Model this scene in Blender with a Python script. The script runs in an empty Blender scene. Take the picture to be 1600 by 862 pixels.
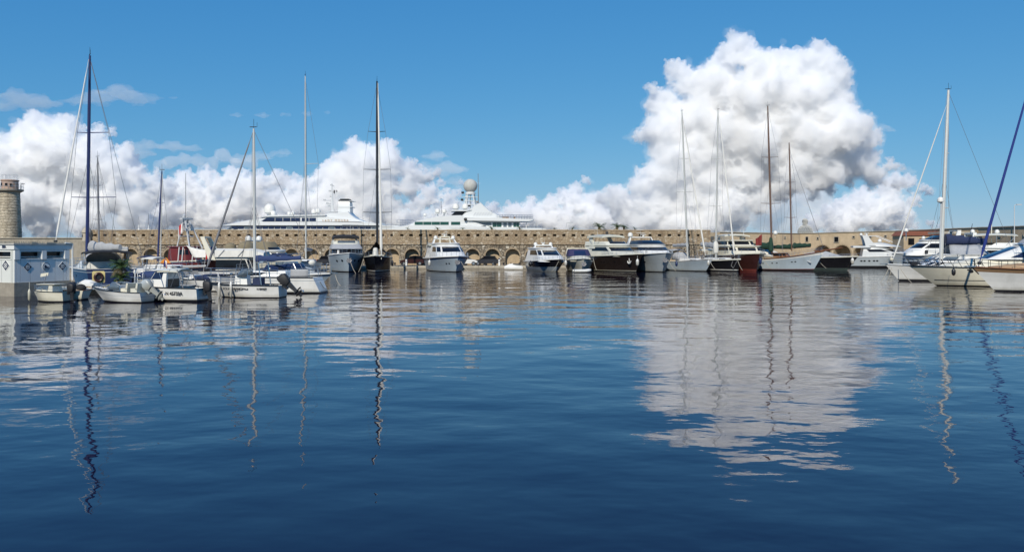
import bpy, bmesh, math, random
import numpy as np
from mathutils import Vector, Matrix
random.seed(7); R = math.radians
sc = bpy.context.scene
C = sc.collection
# ---------------- camera
F = 1256.0; EYE = 3.4; HZ = 385.0
cam = bpy.data.objects.new('camera', bpy.data.cameras.new('camera')); C.objects.link(cam)
cam.location = (0, 0, EYE); cam.rotation_euler = (R(90), 0, 0)
cam.data.sensor_width = 36; cam.data.lens = 36*F/1600; cam.data.shift_y = -(431-HZ)/1600
cam.data.clip_start = 0.5; cam.data.clip_end = 60000
sc.camera = cam
# ---------------- sky, sun, exposure
SUN_EL, SUN_AZ = R(38), R(195)
w = bpy.data.worlds.new('World'); sc.world = w; w.use_nodes = True
nt = w.node_tree; bg = nt.nodes['Background']
sky = nt.nodes.new('ShaderNodeTexSky'); sky.sky_type = 'NISHITA'; sky.sun_disc = False
sky.sun_elevation = SUN_EL; sky.sun_rotation = SUN_AZ; sky.air_density = 1.0; sky.dust_density = 0.0; sky.ozone_density = 3.0
# the photograph's processing flattens the sky's range: the same curve per channel over the whole sky
sp_ = nt.nodes.new('ShaderNodeSeparateColor'); cb_ = nt.nodes.new('ShaderNodeCombineColor'); nt.links.new(sky.outputs[0], sp_.inputs[0])
for k_, (g_, c_) in enumerate(((1.08, .305), (.6, 1.31), (.34, 3.28))):
    pw = nt.nodes.new('ShaderNodeMath'); pw.operation = 'POWER'; pw.inputs[1].default_value = g_; nt.links.new(sp_.outputs[k_], pw.inputs[0])
    ml = nt.nodes.new('ShaderNodeMath'); ml.operation = 'MULTIPLY'; ml.inputs[1].default_value = c_; nt.links.new(pw.outputs[0], ml.inputs[0]); nt.links.new(ml.outputs[0], cb_.inputs[k_])
nt.links.new(cb_.outputs[0], bg.inputs[0]); bg.inputs[1].default_value = 0.1
sl = bpy.data.lights.new('sun', 'SUN'); sl.energy = 4.3; sl.angle = R(0.5); sl.color = (1, .92, .79)
so = bpy.data.objects.new('sun', sl); C.objects.link(so)
sd = Vector((math.cos(SUN_EL)*math.sin(SUN_AZ), math.cos(SUN_EL)*math.cos(SUN_AZ), math.sin(SUN_EL)))
so.rotation_euler = sd.to_track_quat('Z', 'Y').to_euler(); so.location = (-40, -60, 80)
sc.view_settings.view_transform = 'Standard'; sc.view_settings.look = 'None'
sc.view_settings.exposure = 0.0; sc.view_settings.gamma = 1
sc.cycles.max_bounces = 28; sc.cycles.volume_bounces = 28; sc.cycles.diffuse_bounces = 4; sc.cycles.glossy_bounces = 3
sc.cycles.transparent_max_bounces = 24; sc.cycles.caustics_reflective = False
sc.cycles.use_denoising = True

def px(x, y, Y):
    "the point that stands at depth Y on the line of sight through photo pixel (x, y)"
    return Vector(((x-800)*Y/F, Y, EYE-(y-HZ)*Y/F))
def water_mat():
    m = bpy.data.materials.new('sea_water'); m.use_nodes = True; n = m.node_tree
    b = n.nodes['Principled BSDF']; b.inputs['Base Color'].default_value = (.005, .002, .013, 1); b.inputs['Roughness'].default_value = .02; b.inputs['IOR'].default_value = 1.45
    tc = n.nodes.new('ShaderNodeTexCoord')
    prev = None
    for sc_, det, dist, strn, sx in ((.28, 2, .10, 1, 1.0), (1.3, 2, .021, 1, .85), (4.5, 2, .0024, 1, .9)):
        mp = n.nodes.new('ShaderNodeMapping'); mp.inputs['Scale'].default_value = (sx*.8, 1, 1); mp.inputs['Rotation'].default_value = (0, 0, R(8))
        n.links.new(tc.outputs['Object'], mp.inputs[0])
        t = n.nodes.new('ShaderNodeTexNoise'); t.inputs['Scale'].default_value = sc_; t.inputs['Detail'].default_value = det; t.inputs['Roughness'].default_value = .45
        n.links.new(mp.outputs[0], t.inputs['Vector'])
        bu = n.nodes.new('ShaderNodeBump'); bu.inputs['Strength'].default_value = strn; bu.inputs['Distance'].default_value = dist
        if sc_ > 1:
            gu = n.nodes.new('ShaderNodeTexNoise'); gu.inputs['Scale'].default_value = .045; gu.inputs['Detail'].default_value = 3; n.links.new(mp.outputs[0], gu.inputs['Vector'])
            gr = n.nodes.new('ShaderNodeMapRange'); gr.inputs[1].default_value = .35; gr.inputs[2].default_value = .65; gr.inputs[3].default_value = .45; gr.inputs[4].default_value = 1.35; n.links.new(gu.outputs[0], gr.inputs[0])
            mg = n.nodes.new('ShaderNodeMath'); mg.operation = 'MULTIPLY'; n.links.new(t.outputs[0], mg.inputs[0]); n.links.new(gr.outputs[0], mg.inputs[1]); n.links.new(mg.outputs[0], bu.inputs['Height'])
        else: n.links.new(t.outputs[0], bu.inputs['Height'])
        if prev: n.links.new(prev.outputs[0], bu.inputs['Normal'])
        prev = bu
    n.links.new(prev.outputs[0], b.inputs['Normal'])
    return m
me = bpy.data.meshes.new('sea'); S = 30000
me.from_pydata([(-S, -200, 0), (S, -200, 0), (S, S, 0), (-S, S, 0)], [], [(0, 1, 2, 3)]); me.materials.append(water_mat())
ob = bpy.data.objects.new('sea', me); C.objects.link(ob); ob['kind'] = 'structure'
# ---------------- clouds
def ico(sub):
    bm = bmesh.new(); bmesh.ops.create_icosphere(bm, subdivisions=sub, radius=1)
    v = np.array([p.co[:] for p in bm.verts]); f = np.array([[q.index for q in p.verts] for p in bm.faces]); bm.free(); return v, f
ICO = {k: ico(k) for k in (1, 2, 3)}
rng = np.random.default_rng(11)
def cloud_mat(name, free, g=0):
    m = bpy.data.materials.new(name); m.use_nodes = True; n = m.node_tree; n.nodes.clear()
    out = n.nodes.new('ShaderNodeOutputMaterial'); v = n.nodes.new('ShaderNodeVolumeScatter')
    v.inputs['Color'].default_value = (1, .9994, .9965, 1); v.inputs['Density'].default_value = 1/free; v.inputs['Anisotropy'].default_value = g
    n.links.new(v.outputs[0], out.inputs['Volume']); return m
CM = cloud_mat('cloud_vapour', 46); CV = cloud_mat('thin_cloud_vapour', 330, -.3); CI = cloud_mat('cirrus_vapour', 700, -.4); CF = cloud_mat('brightening_fringe_vapour', 700, -.45)
TEX = []
for k_, (sz_, st_) in enumerate(((95, 11), (40, 7.5), (16, 4.5))):
    tx = bpy.data.textures.new('billow%d' % k_, 'CLOUDS'); tx.noise_scale = sz_; tx.noise_depth = 2; tx.noise_type = 'HARD_NOISE' if k_ else 'SOFT_NOISE'; TEX.append((tx, sz_, st_))
def cloud(name, label, circles, Y, kids=(16, 9, 4), seed=1, mat=None, vox=1.15, squash=(1, 1, .92)):
    rng = np.random.default_rng(seed)
    P = []
    s = Y/F
    for (x, y, r) in circles:
        c = np.array(px(x, y, Y)); r = r*s
        c[1] += rng.uniform(-.6, .6)*r
        P.append((c, r*.86, 2))
        for k in range(kids[0]):
            d = rng.normal(size=3); d[1] -= .5; d[2] += .25; d /= np.linalg.norm(d)
            r1 = r*rng.uniform(.25, .48); c1 = c+d*(r*.98-r1*.55)
            P.append((c1, r1, 2 if r1 > 9*s else 1))
            for j in range(kids[1]):
                e = rng.normal(size=3)+d*.8; e /= np.linalg.norm(e)
                r2 = r1*rng.uniform(.28, .5); c2 = c1+e*(r1*.95-r2*.4); P.append((c2, r2, 1))
                for i in range(kids[2]):
                        g = rng.normal(size=3)+e*.8; g /= np.linalg.norm(g)
                        r3 = r2*rng.uniform(.3, .5)
                        if r3 > .8*s: P.append((c2+g*(r2*.95-r3*.4), r3, 1))
    V, Fc, o = [], [], 0
    for c, r, sub in P:
        v, f = ICO[sub]; 
        q, _ = np.linalg.qr(rng.normal(size=(3, 3)))
        ph = rng.uniform(0, 6.3, 3)
        vv = v@q*(1+.10*np.sin(v@q@(rng.normal(size=(3, 1))*3)+ph[0]))
        V.append(vv*r*np.array(squash)+c); Fc.append(f+o); o += len(v)
    V = np.concatenate(V).astype(np.float32); Fc = np.concatenate(Fc).astype(np.int32)
    me = bpy.data.meshes.new(name); me.vertices.add(len(V)); me.vertices.foreach_set('co', V.ravel())
    me.loops.add(Fc.size); me.loops.foreach_set('vertex_index', Fc.ravel())
    me.polygons.add(len(Fc)); me.polygons.foreach_set('loop_start', np.arange(0, Fc.size, 3, dtype=np.int32))
    me.update(calc_edges=True); me.validate()
    ob = bpy.data.objects.new(name, me); C.objects.link(ob)
    md = ob.modifiers.new('m', 'REMESH'); md.mode = 'VOXEL'; md.voxel_size = vox*s; md.use_smooth_shade = True
    for tx, k_, st_ in (TEX if mat is None else TEX[:1]):
        dm = ob.modifiers.new('d', 'DISPLACE'); dm.texture = tx; dm.texture_coords = 'GLOBAL'; dm.strength = st_*s; dm.mid_level = .55
    m3 = ob.modifiers.new('m2', 'REMESH'); m3.mode = 'VOXEL'; m3.voxel_size = .72*vox*s; m3.use_smooth_shade = True
    ms = ob.modifiers.new('s', 'SMOOTH'); ms.iterations = 1; ms.factor = .25
    dg = bpy.context.evaluated_depsgraph_get(); nm = bpy.data.meshes.new_from_object(ob.evaluated_get(dg)); ob.modifiers.clear(); ob.data = nm; bpy.data.meshes.remove(me); nm.name = name
    nm.materials.clear(); nm.materials.append(mat or CM); ob['label'] = label; ob['category'] = 'cloud'; Fc = nm.polygons
    if mat is None:
        fm = bpy.data.meshes.new('brightening_fringe'); V2, F2, o = [], [], 0  # thin added shell: softens the edges and brightens the cloud's shaded parts
        for (cc, r, sub) in P:
            if r > 6*s:
                v, f = ICO[2 if sub > 1 else 1]; V2.append(v*(r*1.1+2.5*s)*np.array((1.15, 1, .9))+cc+rng.normal(size=3)*s*3); F2.append(f+o); o += len(v)
        fm.from_pydata(np.concatenate(V2).tolist(), [], np.concatenate(F2).tolist()); fo = bpy.data.objects.new('brightening_fringe', fm); C.objects.link(fo)
        md = fo.modifiers.new('m', 'REMESH'); md.mode = 'VOXEL'; md.voxel_size = 2.2*s; md.use_smooth_shade = True
        for tx, k_, st_ in TEX: dm = fo.modifiers.new('d', 'DISPLACE'); dm.texture = tx; dm.texture_coords = 'GLOBAL'; dm.strength = st_*s*1.4; dm.mid_level = .5
        m3 = fo.modifiers.new('m2', 'REMESH'); m3.mode = 'VOXEL'; m3.voxel_size = 2.2*s; m3.use_smooth_shade = True
        dg = bpy.context.evaluated_depsgraph_get(); nm = bpy.data.meshes.new_from_object(fo.evaluated_get(dg)); fo.modifiers.clear(); fo.data = nm; bpy.data.meshes.remove(fm); nm.materials.clear(); nm.materials.append(CF); fo.parent = ob
    print('TRI', name, len(Fc), len(P)); return ob
MAIN = [(1145,85,30),(1165,75,20),(1130,105,30),(1190,100,30),(1215,112,35),(1245,105,28),(1275,92,28),(1292,85,18),(1300,115,26),(1315,135,18),(1270,135,40),(1060,115,22),(1045,105,14),(1075,130,25),(1100,132,30),(1120,150,48),(1180,150,55),(1240,160,55),(1300,165,38),(1325,170,16),(1018,142,13),(1020,168,16),(1040,160,28),(1332,198,22),(1350,205,12),(1002,212,14),(995,213,10),(1030,210,33),(1060,190,42),(1100,200,58),(1160,210,66),(1230,220,66),(1290,215,55),(1345,222,26),(1340,240,32),(1050,250,38),(1100,260,48),(1160,270,55),(1240,262,50),(1300,255,36),(1350,250,22),(1390,258,14),(1408,262,8),(1370,210,8),
 (1005,268,15),(1030,280,28),(1000,292,22),(1040,310,42),(960,305,20),(940,312,16),(975,322,32),(1080,310,42),(1105,335,32),(1000,340,36),(1060,350,36),(1180,320,24),(1210,300,26),(1130,320,32),(1150,345,24),(1100,352,30),(1270,275,40),(1330,262,30),(1370,275,22),(1405,288,14)]
LOWL = [(905,322,22),(950,350,30),(880,348,26),(840,345,22),(820,340,20),(770,345,16),(1010,352,30),(916,281,9),(900,300,16),(888,311,20),(860,318,18),(830,321,16),(800,328,16),(930,325,24),(860,345,24),(930,345,30),(800,350,22),(970,350,28)]
LOWR = [(1270,352,18),(1410,345,22),(1360,335,26),(1320,350,24),(1400,282,16),(1420,285,15),(1440,295,10),(1452,300,9),(1385,297,22),(1350,310,20),(1320,325,20),(1292,337,20),(1390,322,26),(1340,342,24),(1425,315,14),(1300,350,20),(1380,348,22),(1455,350,9),(1470,354,7)]
cloud('cumulus_cloud', 'towering white cumulus cloud with twin heads above the masts', MAIN, 7000, seed=3)
cloud('cumulus_cloud', 'low chain of cumulus puffs left of the towering cloud', LOWL, 9000, seed=4)
cloud('cumulus_cloud', 'small ragged cumulus trailing right below the towering cloud', LOWR, 9000, seed=5)
LEFT = [(200,320,34),(60,345,30),(140,348,28),(10,345,30),(220,345,26),(245,280,16),(100,240,38),(150,235,30),(200,240,18),(60,197,24),(90,196,22),(120,200,19),(150,202,13),(172,205,9),(35,208,22),(80,225,34),(20,240,32),(60,262,45),(0,272,48),(110,272,45),(150,262,36),(180,275,32),(205,262,22),(217,278,18),(60,310,38),(110,320,32),(20,320,34),(170,312,32),(230,305,22),(262,300,20)]
cloud('cumulus_cloud', 'broad cumulus bank behind the lighthouse and blue mast', LEFT, 8000, seed=6)
MIDL = [(270,300,22),(262,330,24),(320,315,26),(375,320,26),(360,272,14),(330,345,26),(400,300,24),(425,320,26),(285,275,14),(430,345,24),(320,272,16),(300,292,22),(345,292,22),(380,292,25),(350,330,28),(290,335,28),(410,285,18),(440,285,20),(240,335,26),(400,330,28)]
cloud('cumulus_cloud', 'hazy low cumulus behind the white canopy boat', MIDL, 9500, seed=8)
MID = [(500,345,30),(560,350,30),(600,330,28),(630,345,20),(540,270,34),(575,300,36),(450,345,24),(560,235,22),(542,247,15),(600,235,23),(615,257,28),(570,262,32),(520,267,20),(500,282,20),(480,292,18),(540,292,32),(600,290,30),(640,265,20),(660,278,16),(680,272,12),(640,296,20),(560,320,28),(510,320,32),(470,320,28),(435,310,20),(460,290,18)]
cloud('cumulus_cloud', 'cauliflower cumulus head behind the tall black yacht mast', MID, 8000, seed=9)
MIDR = [(650,290,14),(670,300,16),(705,325,18),(745,345,16),(690,345,20),(655,318,15),(675,312,16),(700,308,14),(718,302,8),(690,285,8),(720,285,6),(640,322,10),(700,330,16),(650,340,16),(735,318,10),(770,330,16)]
cloud('cumulus_cloud', 'small flat cumulus left of the big radar ball', MIDR, 9500, seed=10)
# the thin veils: a low bank along the horizon and flat high streaks
BANK = [(x, 345+random.uniform(-6, 6), random.uniform(22, 36)) for x in range(-40, 790, 22)]+[(x, 318+random.uniform(-8, 8), random.uniform(18, 28)) for x in range(-20, 470, 30)]+[(250+i*20, 250+random.uniform(-8, 8), 14) for i in range(8)]
BK = cloud('cloud_bank', 'pale hazy cloud bank low along the horizon behind the superyachts', BANK, 11000, kids=(6, 4, 0), seed=21, mat=CV, vox=2.5); BK['kind'] = 'stuff'
BANK2 = [(x, 345+random.uniform(-6, 6), random.uniform(20, 32)) for x in range(800, 1320, 26)]+[(1160+i*22, 320+random.uniform(-14, 8), 24) for i in range(6)]+[(1180, 300, 40), (1230, 300, 40), (1280, 300, 36)]
BK = cloud('cloud_bank', 'pale hazy cloud bank under the towering cumulus', BANK2, 11000, kids=(6, 4, 0), seed=22, mat=CV, vox=2.5); BK['kind'] = 'stuff'
def streak(label, spots, seed):
    o = cloud('cirrus_cloud', label, spots, 12000, kids=(10, 5, 0), seed=seed, mat=CI, vox=2.0, squash=(3.2, 2, .42)); o['kind'] = 'stuff'
streak('thin white streak of cirrus crossing the blue mast', [(150, 152, 14), (190, 148, 16), (215, 158, 10), (240, 153, 7), (120, 158, 10), (20, 150, 14), (50, 160, 16), (0, 165, 12), (270, 152, 4)], 31)
streak('thin faint streak of cirrus left of the tall white mast', [(370, 181, 5), (410, 180, 6), (445, 180, 5), (480, 178, 5), (510, 176, 3)], 32)
streak('flat veil of cloud right of the lighthouse bank', [(230, 228, 12), (270, 230, 12), (300, 232, 8), (210, 240, 14), (400, 245, 12), (440, 240, 8), (370, 250, 10)], 33)
streak('faint wisp of cloud trailing left of the big radar ball', [(680, 245, 10), (700, 265, 14), (720, 285, 12), (660, 262, 10)], 34)
streak('faint wisps trailing right of the towering cloud', [(1390, 205, 5), (1375, 200, 7), (1410, 262, 5), (1340, 190, 9), (985, 215, 5), (1420, 268, 6)], 35)
# ---------------- materials
M = {}
def mat(name, col, rough=.5, var=.06, scale=3.0, metal=0, bump=0, dirt=None, spec=.5):
    "a plain surface with a little procedural unevenness; dirt = (colour, amount) adds irregular stains"
    m = bpy.data.materials.new(name); m.use_nodes = True; n = m.node_tree; b = n.nodes['Principled BSDF']
    b.inputs['Roughness'].default_value = rough; b.inputs['Metallic'].default_value = metal; b.inputs['Specular IOR Level'].default_value = spec
    tc = n.nodes.new('ShaderNodeTexCoord'); nz = n.nodes.new('ShaderNodeTexNoise')
    nz.inputs['Scale'].default_value = scale; nz.inputs['Detail'].default_value = 5; nz.inputs['Roughness'].default_value = .6
    n.links.new(tc.outputs['Object'], nz.inputs['Vector'])
    mx = n.nodes.new('ShaderNodeMix'); mx.data_type = 'RGBA'
    mx.inputs[6].default_value = (*[max(0, c*(1-var*2.2)) for c in col], 1); mx.inputs[7].default_value = (*[min(1, c*(1+var*2.2)) for c in col], 1)
    n.links.new(nz.outputs[0], mx.inputs[0]); last = mx.outputs[2]
    if dirt:
        n2 = n.nodes.new('ShaderNodeTexNoise'); n2.inputs['Scale'].default_value = scale*.6; n2.inputs['Detail'].default_value = 8; n2.inputs['Roughness'].default_value = .7
        mp = n.nodes.new('ShaderNodeMapping'); mp.inputs['Scale'].default_value = (1, 1, .35); mp.inputs['Location'].default_value = (3.1, 1.7, .4)
        n.links.new(tc.outputs['Object'], mp.inputs[0]); n.links.new(mp.outputs[0], n2.inputs['Vector'])
        mr = n.nodes.new('ShaderNodeMapRange'); mr.inputs[1].default_value = .48; mr.inputs[2].default_value = .72; mr.inputs[4].default_value = dirt[1]
        n.links.new(n2.outputs[0], mr.inputs[0]); m3 = n.nodes.new('ShaderNodeMix'); m3.data_type = 'RGBA'
        n.links.new(mr.outputs[0], m3.inputs[0]); n.links.new(last, m3.inputs[6]); m3.inputs[7].default_value = (*dirt[0], 1); last = m3.outputs[2]
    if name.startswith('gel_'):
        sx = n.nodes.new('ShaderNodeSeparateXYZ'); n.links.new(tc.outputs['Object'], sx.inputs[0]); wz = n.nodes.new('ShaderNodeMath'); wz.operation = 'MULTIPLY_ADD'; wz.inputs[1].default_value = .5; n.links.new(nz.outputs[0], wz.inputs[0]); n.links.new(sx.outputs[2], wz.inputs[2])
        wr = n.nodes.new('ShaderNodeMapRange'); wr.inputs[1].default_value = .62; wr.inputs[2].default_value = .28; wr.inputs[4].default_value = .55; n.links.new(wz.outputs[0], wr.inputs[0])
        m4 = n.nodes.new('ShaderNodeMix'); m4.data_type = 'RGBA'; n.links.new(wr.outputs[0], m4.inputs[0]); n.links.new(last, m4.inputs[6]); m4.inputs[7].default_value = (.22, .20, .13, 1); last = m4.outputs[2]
    n.links.new(last, b.inputs['Base Color'])
    if bump:
        bu = n.nodes.new('ShaderNodeBump'); bu.inputs['Strength'].default_value = 1; bu.inputs['Distance'].default_value = bump
        n.links.new(nz.outputs[0], bu.inputs['Height']); n.links.new(bu.outputs[0], b.inputs['Normal'])
    M[name] = m; return m
def stone_mat(name, cols, scale, edge, bump, stain, stretch=(1, 1, 1)):
    "masonry: cells of stone of different tones, recessed joints, broad weather stains"
    m = bpy.data.materials.new(name); m.use_nodes = True; n = m.node_tree; b = n.nodes['Principled BSDF']; b.inputs['Roughness'].default_value = .92; b.inputs['Specular IOR Level'].default_value = .15
    tc = n.nodes.new('ShaderNodeTexCoord'); mp = n.nodes.new('ShaderNodeMapping'); mp.inputs['Scale'].default_value = stretch; n.links.new(tc.outputs['Object'], mp.inputs[0])
    wob = n.nodes.new('ShaderNodeTexNoise'); wob.inputs['Scale'].default_value = 2.5; n.links.new(mp.outputs[0], wob.inputs['Vector'])
    ad = n.nodes.new('ShaderNodeMix'); ad.data_type = 'RGBA'; ad.blend_type = 'LINEAR_LIGHT'; ad.inputs[0].default_value = .07
    n.links.new(mp.outputs[0], ad.inputs[6]); n.links.new(wob.outputs[1], ad.inputs[7])
    v1 = n.nodes.new('ShaderNodeTexVoronoi'); v1.inputs['Scale'].default_value = scale; n.links.new(ad.outputs[2], v1.inputs['Vector'])
    v2 = n.nodes.new('ShaderNodeTexVoronoi'); v2.feature = 'DISTANCE_TO_EDGE'; v2.inputs['Scale'].default_value = scale; n.links.new(ad.outputs[2], v2.inputs['Vector'])
    sp = n.nodes.new('ShaderNodeSeparateColor'); n.links.new(v1.outputs['Color'], sp.inputs[0])
    cr = n.nodes.new('ShaderNodeValToRGB'); e = cr.color_ramp.elements
    for k, c in enumerate(cols):
        p = k/(len(cols)-1)
        if k == 0: q = e[0]
        elif k == len(cols)-1: q = e[-1]
        else: q = e.new(p)
        q.position = p; q.color = (*c, 1)
    n.links.new(sp.outputs[0], cr.inputs[0])
    mr = n.nodes.new('ShaderNodeMapRange'); mr.inputs[1].default_value = 0; mr.inputs[2].default_value = edge; n.links.new(v2.outputs['Distance'], mr.inputs[0])
    mj = n.nodes.new('ShaderNodeMix'); mj.data_type = 'RGBA'; n.links.new(mr.outputs[0], mj.inputs[0]); mj.inputs[6].default_value = (*[c*.45 for c in cols[0]], 1); n.links.new(cr.outputs[0], mj.inputs[7])
    ns = n.nodes.new('ShaderNodeTexNoise'); ns.inputs['Scale'].default_value = .35; ns.inputs['Detail'].default_value = 9; ns.inputs['Roughness'].default_value = .7; n.links.new(tc.outputs['Object'], ns.inputs['Vector'])
    ms = n.nodes.new('ShaderNodeMapRange'); ms.inputs[1].default_value = .4; ms.inputs[2].default_value = .7; ms.inputs[4].default_value = stain[1]; n.links.new(ns.outputs[0], ms.inputs[0])
    m3 = n.nodes.new('ShaderNodeMix'); m3.data_type = 'RGBA'; n.links.new(ms.outputs[0], m3.inputs[0]); n.links.new(mj.outputs[2], m3.inputs[6]); m3.inputs[7].default_value = (*stain[0], 1)
    mp2 = n.nodes.new('ShaderNodeMapping'); mp2.inputs['Scale'].default_value = (.9, .9, .09); n.links.new(tc.outputs['Object'], mp2.inputs[0]); n5 = n.nodes.new('ShaderNodeTexNoise'); n5.inputs['Scale'].default_value = 1; n5.inputs['Detail'].default_value = 6; n.links.new(mp2.outputs[0], n5.inputs['Vector'])
    r5 = n.nodes.new('ShaderNodeMapRange'); r5.inputs[1].default_value = .5; r5.inputs[2].default_value = .72; r5.inputs[4].default_value = .5; n.links.new(n5.outputs[0], r5.inputs[0]); m5 = n.nodes.new('ShaderNodeMix'); m5.data_type = 'RGBA'; n.links.new(r5.outputs[0], m5.inputs[0]); n.links.new(m3.outputs[2], m5.inputs[6]); m5.inputs[7].default_value = (*[c_*.45 for c_ in stain[0]], 1)
    n.links.new(m5.outputs[2], b.inputs['Base Color'])
    bu = n.nodes.new('ShaderNodeBump'); bu.inputs['Distance'].default_value = bump; n.links.new(mr.outputs[0], bu.inputs['Height']); n.links.new(bu.outputs[0], b.inputs['Normal'])
    M[name] = m; return m
GRIME = (.20, .18, .14)
mat('gel_white', (.74, .74, .71), .28, .03, .8, dirt=(GRIME, .25))
mat('gel_cream', (.68, .65, .53), .3, .04, .9, dirt=(GRIME, .28))
mat('gel_ivory', (.62, .61, .52), .35, .04, .9, dirt=(GRIME, .35))
mat('gel_silver', (.36, .40, .42), .3, .04, .8, dirt=((.16, .17, .17), .3))
mat('gel_blue_and_shade', (.42, .50, .56), .3, .04, .8, dirt=((.2, .22, .22), .3))  # pale blue gel; on some hulls it stands in for their shade
mat('superyacht_white', (.66, .68, .68), .3, .02, .3)
mat('gel_shaded_white', (.52, .54, .54), .3, .03, .8, dirt=(GRIME, .25))  # white gel greyed so that the yacht's shade sits in its colour
mat('hull_red', (.15, .022, .018), .4, .12, 2, dirt=((.08, .02, .02), .4))
mat('hull_black', (.012, .012, .014), .18, .2, 1)
mat('hull_brown_black', (.022, .016, .014), .2, .2, 1)
mat('hull_navy', (.022, .035, .10), .22, .1, 1)
mat('hull_oxblood', (.045, .016, .014), .3, .15, 1, dirt=((.05, .02, .015), .4))
mat('antifoul_black', (.012, .013, .016), .7, .2, 3)
mat('antifoul_red', (.16, .03, .022), .75, .15, 3)
mat('antifoul_green', (.05, .075, .07), .7, .15, 2)
mat('rubber_black', (.018, .018, .02), .6, .2, 4)
mat('trim_black', (.02, .02, .022), .35, .1, 3)
mat('deck_grey', (.46, .46, .43), .8, .08, 4, dirt=(GRIME, .3))
mat('teak', (.26, .16, .085), .7, .15, 6)
mat('varnished_wood', (.20, .085, .035), .3, .2, 5)
mat('tan_canvas', (.42, .28, .16), .9, .12, 5, bump=.01)
mat('grey_canvas', (.36, .37, .38), .9, .08, 4, bump=.01, dirt=((.2, .2, .2), .3))
mat('white_canvas', (.66, .65, .60), .9, .06, 3, bump=.01, dirt=((.35, .33, .28), .35))
mat('navy_canvas', (.016, .027, .075), .85, .15, 4, bump=.01)
mat('blue_canvas', (.02, .04, .12), .85, .12, 4, bump=.01)
mat('purple_canvas', (.03, .028, .085), .8, .15, 4, bump=.01)
mat('green_canvas', (.012, .045, .028), .85, .2, 4, bump=.01)
mat('black_canvas', (.018, .018, .02), .9, .2, 4, bump=.01)
mat('brown_canvas', (.20, .17, .11), .9, .1, 4, bump=.01)
mat('red_canvas', (.17, .02, .018), .8, .15, 3, bump=.01)
mat('glass_dark', (.009, .010, .013), .08, .2, 1, spec=.3)
mat('glass_blue', (.014, .024, .065), .08, .2, 1, spec=.4)
mat('glass_green', (.02, .075, .06), .08, .3, 1.2, spec=.7)
mat('glass_grey', (.10, .13, .16), .08, .2, 1, spec=.7)
mat('steel', (.55, .56, .57), .3, .05, 5, metal=.9)
mat('alloy_mast', (.62, .62, .58), .4, .06, 3, metal=.25)
mat('mast_black', (.015, .015, .018), .35, .2, 3)
mat('mast_blue', (.02, .03, .12), .35, .1, 3)
mat('mast_wood', (.14, .08, .055), .45, .2, 5)
mat('mast_grey', (.20, .20, .21), .45, .1, 3)
mat('sail_white', (.68, .67, .62), .85, .05, 3)
mat('sail_blue', (.012, .03, .19), .75, .1, 3)
mat('wire', (.16, .16, .17), .5, .1, 3)
mat('dome_white', (.70, .70, .66), .45, .03, 1)
mat('rope', (.38, .34, .26), .9, .2, 8)
mat('mustard_plastic', (.55, .45, .18), .6, .1, 3, dirt=(GRIME, .3))
mat('flag_blue', (.02, .03, .2), .8); mat('flag_white', (.72, .7, .68), .8); mat('flag_red', (.45, .02, .02), .8); mat('orange_cloth', (.6, .22, .02), .8)
mat('hut_white', (.64, .66, .62), .7, .03, 1.5, dirt=((.35, .37, .34), .3))
mat('hut_shade_white', (.70, .71, .69), .7, .03, 1.5, dirt=((.33, .38, .40), .3))  # the hut's same white paint, colour lightened for the wall in shade
mat('sign_blue', (.012, .022, .05), .5); mat('sign_white', (.75, .76, .74), .6)
mat('concrete', (.30, .27, .22), .95, .15, 2.5, bump=.02, dirt=((.10, .09, .07), .6))
mat('pale_coping', (.44, .40, .32), .9, .1, 3, bump=.01, dirt=((.2, .18, .14), .4))
mat('asphalt', (.06, .06, .058), .9, .2, 3)
mat('render_tan', (.46, .365, .245), .95, .12, 1.2, bump=.03, dirt=((.22, .16, .10), .5))
mat('niche_render', (.42, .33, .22), .95, .14, 3, bump=.03, dirt=((.2, .15, .1), .5))
mat('voussoir', (.33, .26, .175), .95, .2, 3, bump=.02, dirt=((.16, .12, .08), .5))
mat('leaf_green', (.055, .10, .028), .6, .35, 4); mat('leaf_dry', (.12, .10, .04), .7, .3, 4); mat('palm_bark', (.13, .09, .055), .95, .3, 8, bump=.02)
mat('lamp_grey', (.5, .52, .53), .4, .05, 3); mat('tyre', (.015, .015, .016), .8); mat('car_white', (.68, .68, .66), .25, .03, 2); mat('car_red', (.035, .012, .012), .25, .1, 2); mat('car_dark', (.03, .03, .035), .25, .1, 2)
mat('roof_tile_red', (.22, .08, .05), .9, .25, 4, bump=.02)
stone_mat('rubble_stone', [(.16, .13, .10), (.31, .255, .185), (.43, .37, .28), (.27, .225, .17), (.60, .55, .45)], 1.9, .10, .06, ((.13, .11, .085), .4), (1, 1, 1.25))
stone_mat('tan_stone', [(.29, .215, .14), (.38, .30, .20), (.43, .345, .235), (.34, .265, .18), (.56, .49, .38)], 2.4, .06, .03, ((.25, .175, .11), .5), (1, 1, 1.4))
stone_mat('pale_stone', [(.40, .35, .26), (.56, .50, .39), (.48, .42, .32)], 1.6, .05, .03, ((.32, .26, .19), .4), (1, 1, 1.6))

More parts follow.
